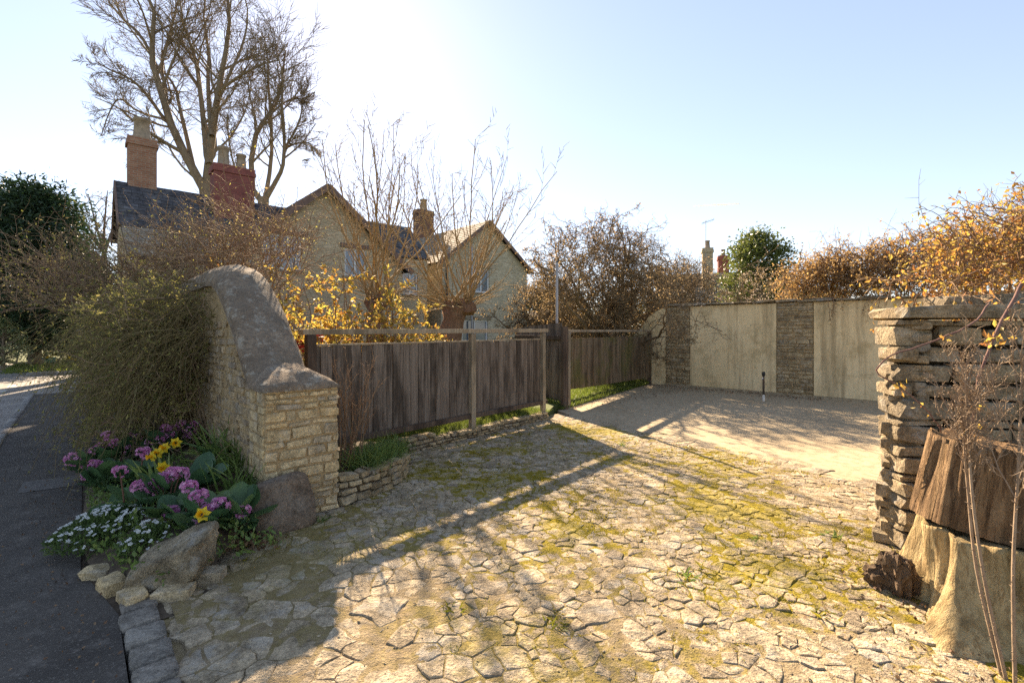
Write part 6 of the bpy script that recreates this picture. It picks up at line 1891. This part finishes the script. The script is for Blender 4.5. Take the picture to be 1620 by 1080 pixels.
# daffodils on the far verge
for k, (px, py) in enumerate([(68, 566), (76, 563), (84, 562), (92, 562), (100, 561), (105, 566), (112, 569)]):
    c = atz(px, py + 9, 0.02)
    e = empty('verge_daffodil_clump', c, label=['leftmost daffodil clump on the far verge by the turquoise crate', 'second daffodil clump from the left on the far verge', 'third daffodil clump from the left on the far verge', 'fourth daffodil clump from the left on the far verge', 'third daffodil clump from the right on the far verge', 'second daffodil clump from the right on the far verge', 'rightmost daffodil clump on the far verge by the bush'][k], cat='flower', group='daffodils on the far verge')
    blade_clump('', '', c, 14, 0.28, 0.025, 0.3, M_strap, part='leaves', parent=e)
    pq = np.array(c) + rng.normal(size=(9, 3)) * [0.15, 0.1, 0.04] + [0, 0, 0.32]
    obj_np('blooms', [leaves(np.repeat(pq, 4, 0), 0.07, None, 0.8)], M_yellow, e)

# ------------------------------------------------------------------ right foreground: stumps and dead stems
def grain(name, c1, c2, c3, zs, sc=10.0):
    g = G(name)
    tc = g.n('ShaderNodeTexCoord')
    v = g.mapping(tc.outputs['Object'], (1, 1, zs))
    n1 = g.noise(sc, 7, 0.7, v, 0.6); n2 = g.noise(sc * 3.2, 6, 0.75, v, 0.3); n3 = g.noise(3.2, 5, 0.7)
    col = g.mix(g.ramp(n1, 0.40, 0.60), c1, c2)
    col = g.mix(g.ramp(n2, 0.48, 0.58, 0, 0.8), col, c3)
    col = g.mix(g.ramp(n3, 0.47, 0.62, 0, 0.6), col, tuple(x * 0.55 for x in c1))
    return g.finish(col, 0.85, g.bump(g.math('ADD', n1, g.math('MULTIPLY', n2, 0.8)), 1.0, 0.06), spec=0.15)
M_log = grain('weathered_log', (0.24, 0.145, 0.075), (0.36, 0.235, 0.13), (0.10, 0.06, 0.035), 0.12)
M_stump = grain('barkless_stump', (0.45, 0.33, 0.16), (0.56, 0.43, 0.23), (0.28, 0.185, 0.085), 0.13, 7.0)
M_rot = grain('rotten_wood', (0.30, 0.20, 0.125), (0.42, 0.30, 0.20), (0.17, 0.105, 0.065), 0.5, 12)
def stump_mesh(name, h, rad, rings, segs, seed, mat, top_noise=0.02, groove=0.02, gf=10):
    V = []; F = []
    for k in range(rings):
        z = h * k / (rings - 1)
        for i in range(segs):
            a = 6.28318 * i / segs
            q = Vector((math.cos(a), math.sin(a), 0))
            r_ = rad(a, k / (rings - 1))
            r_ += groove * noise.noise(Vector((q.x * gf * 0.5, q.y * gf * 0.5, z * 1.5 + seed))) + groove * 0.6 * noise.noise(Vector((q.x * gf * 1.4, q.y * gf * 1.4, z * 2.0 + seed)))
            zz_ = z + (top_noise * noise.noise(Vector((q.x * 3, q.y * 3, seed))) if k == rings - 1 else 0)
            V.append((q.x * r_, q.y * r_, zz_))
    for k in range(rings - 1):
        for i in range(segs):
            j = (i + 1) % segs
            F.append([k * segs + i, k * segs + j, (k + 1) * segs + j, (k + 1) * segs + i])
    tops = []
    last = (rings - 1) * segs
    for f_ in (0.9, 0.6, 0.3):
        b_ = len(V)
        for i in range(segs):
            p = V[last + i]
            V.append((p[0] * f_, p[1] * f_, h - 0.015 + top_noise * 1.5 * noise.noise(Vector((p[0] * 12 * f_, p[1] * 12 * f_, seed)))))
        prev = last if f_ == 0.9 else b_ - segs
        for i in range(segs):
            j = (i + 1) % segs
            F.append([prev + i, prev + j, b_ + j, b_ + i])
    b_ = len(V) - segs; V.append((0, 0, h - 0.02)); T_ = [[b_ + i, b_ + (i + 1) % segs, len(V) - 1] for i in range(segs)]
    return mesh_np(name, [(V, F), (V, T_)], mat, True)
def lower_r(a, f):
    # roots flare towards the left and the viewer; f = 0 at the ground
    fl = (1 - f) ** 2.2
    lobes = 0.05 * math.cos(3 * a + 0.6) + 0.045 * math.cos(5 * a + 1.1)
    root = 0.13 * max(0, math.cos(a - R(205))) ** 6 + 0.14 * max(0, math.cos(a - R(270))) ** 8 + 0.10 * max(0, math.cos(a - R(320))) ** 6
    fold = 0.06 * (abs(math.sin(3.5 * a + 0.8 * f + 0.4)) ** 0.5 - 0.7) + 0.018 * math.sin(9 * a + 2.5 * f) + 0.008 * math.sin(23 * a + 4 * f)
    return 0.30 - 0.03 * f + lobes * (0.5 + 0.9 * (1 - f)) * (1 - 0.5 * f) + fl * (0.05 + root) + fold
stp = empty('pale_stump', (2.60, 2.62, 0), label='pale barkless tree stump with flared roots under the brown log', cat='stump')
o = bpy.data.objects.new('trunk', stump_mesh('trunk', 0.46, lower_r, 22, 110, 3, M_stump, 0.02, 0.028, 6)); link(o, stp)
for i, (x, y, z, tx_, ty_, sx, sy, sz) in enumerate([(-.32, .24, .10, .2, -.15, .11, .18, .28), (-.36, .30, .05, -.1, -.35, .11, .16, .16)]):
    v, f = rough_block(400 + i, (10, 10, 12), 3.0, 0.2, (1, 1, 1), 2.0)
    v[:, :2] *= (1 + 0.18 * np.sin(np.arctan2(v[:, 1], v[:, 0]) * 7 + i))[:, None]
    o = bpy.data.objects.new('rotten_shard', mesh_np('rotten_shard', [(v, f)], M_rot, False)); link(o, stp)
    o.location = (x, y, z); o.rotation_euler = (tx_, ty_, i * 0.9); o.scale = (sx, sy, sz)
lg = empty('brown_log', (2.72, 2.72, 0.445), label='weathered brown log standing on top of the pale stump', cat='log')
def log_r(a, f):
    w = 0.5 * f
    return 0.345 + 0.02 * math.cos(2 * a + 1) + 0.012 * math.cos(3 * a + w) - 0.05 * f + 0.010 * abs(math.sin(13 * a + w)) + 0.007 * math.sin(31 * a + 2 * w) + 0.004 * math.sin(57 * a + w)
o = bpy.data.objects.new('body', stump_mesh('body', 0.47, log_r, 14, 150, 9, M_log, 0.03, 0.016, 22)); link(o, lg)
lg.rotation_euler = (R(3), R(5), 0.4)

M_dead = bark_mat('dead_stem', (0.20, 0.14, 0.095), (0.32, 0.24, 0.165), 25, 0.4)
def dead_plant(label, stems, tops, n_side):
    P0 = np.array([resample([tuple(atd(x, y, d)) for x, y, d in s_], 16) for s_ in stems])
    e = empty('dead_flower_stem', (P0[0, 0, 0], P0[0, 0, 1], max(0, P0[0, 0, 2])), label=label, cat='plant', group='dead flower stems by the stumps')
    Rr = np.tile(np.linspace(0.008, 0.004, 16), (len(stems), 1))
    p_, d_ = pts_on(P0, 60, 0.0, 0.9)
    sd_ = norm(np.cross(d_, rng.normal(size=d_.shape)) + d_ * 0.4)
    scales = tubes(np.stack([p_, p_ + sd_ * 0.016], 1), np.tile([0.004, 0.0015], (len(p_), 1)), 3)
    obj_np('stem', [tubes(P0, Rr, 7), scales], M_dead, e, True)
    s1 = spawn(P0, Rr, n=n_side, t0=tops, t1=1.0, ang=(12, 40), ln=(0.18, 0.34), K=7, wig=0.08, up=0.10, absr=0.0035, lt=0.1)
    s2 = spawn(*s1, n=9, t0=0.2, ang=(20, 55), ln=(0.2, 0.4), K=4, wig=0.12, up=0.05, absr=0.002, lt=0.2)
    s3 = spawn(*s2, n=4, t0=0.2, ang=(25, 60), ln=(0.3, 0.5), K=3, wig=0.12, up=0.05, absr=0.0015, lt=0.2)
    pp_, dd_ = pts_on(s3[0], 1, 0.8, 1.0)
    obj_np('seed_head', [tubes(*s1, 4), tubes(*s2, 3), tubes(*s3, 3), leaves(pp_, 0.010, dd_, 0.7)], M_dead, e)
dead_plant('taller dead flower stem in front of the stacked stumps', [[(1592, 1075, 2.15), (1560, 930, 2.2), (1540, 800, 2.25), (1532, 690, 2.3), (1528, 610, 2.32)], [(1585, 1070, 2.17), (1545, 900, 2.24), (1530, 760, 2.3), (1522, 660, 2.34)]], 0.62, 14)
dead_plant('dead flower stem cut by the right edge of the picture', [[(1606, 1085, 2.1), (1603, 900, 2.1), (1612, 720, 2.12), (1618, 560, 2.15)]], 0.5, 16)
# bare shrub stems in the planter by the fence
e = empty('bare_planter_shrub', (-1.62, 4.72, 0.2), label='slender leafless brown shrub between the pier and the fence', cat='shrub')
k = 13
st_ = np.array([-1.60, 4.75, 0.2]) + rng.normal(size=(k, 3)) * [0.05, 0.05, 0]
m = walk(st_, norm(rng.normal(size=(k, 3)) * [0.13, 0.10, 0] + [0.03, 0, 1]), rng.uniform(0.6, 1.15, k), np.full(k, 0.007), 9, 0.05, 0.05, 0.5)
l1 = spawn(*m, n=6, t0=0.35, ang=(15, 40), ln=(0.2, 0.4), K=5, wig=0.08, up=0.06, absr=0.003)
l2 = spawn(*l1, n=4, t0=0.2, ang=(20, 50), ln=(0.3, 0.5), K=4, wig=0.1, up=0.05, absr=0.002)
obj_np('stems', [tubes(*m, 5), tubes(*l1, 4), tubes(*l2, 3)], M_cane, e, True)
# bent wire-like bramble on the pier face
# contrail far up
ca, cb_ = atd(1098, 326, 1100), atd(1170, 322, 1100)
M_trail = flat_mat('contrail_vapour', (0.8, 0.8, 0.8), 1.0, 0.05, trans=0.5)
con = obj_np('contrail', [tubes(*poly1([ca, ca.lerp(cb_, 0.5), cb_], [0.9, 2.2, 1.4]), 8)], M_trail); tag(con, 'thin white contrail low in the blue sky', 'contrail')
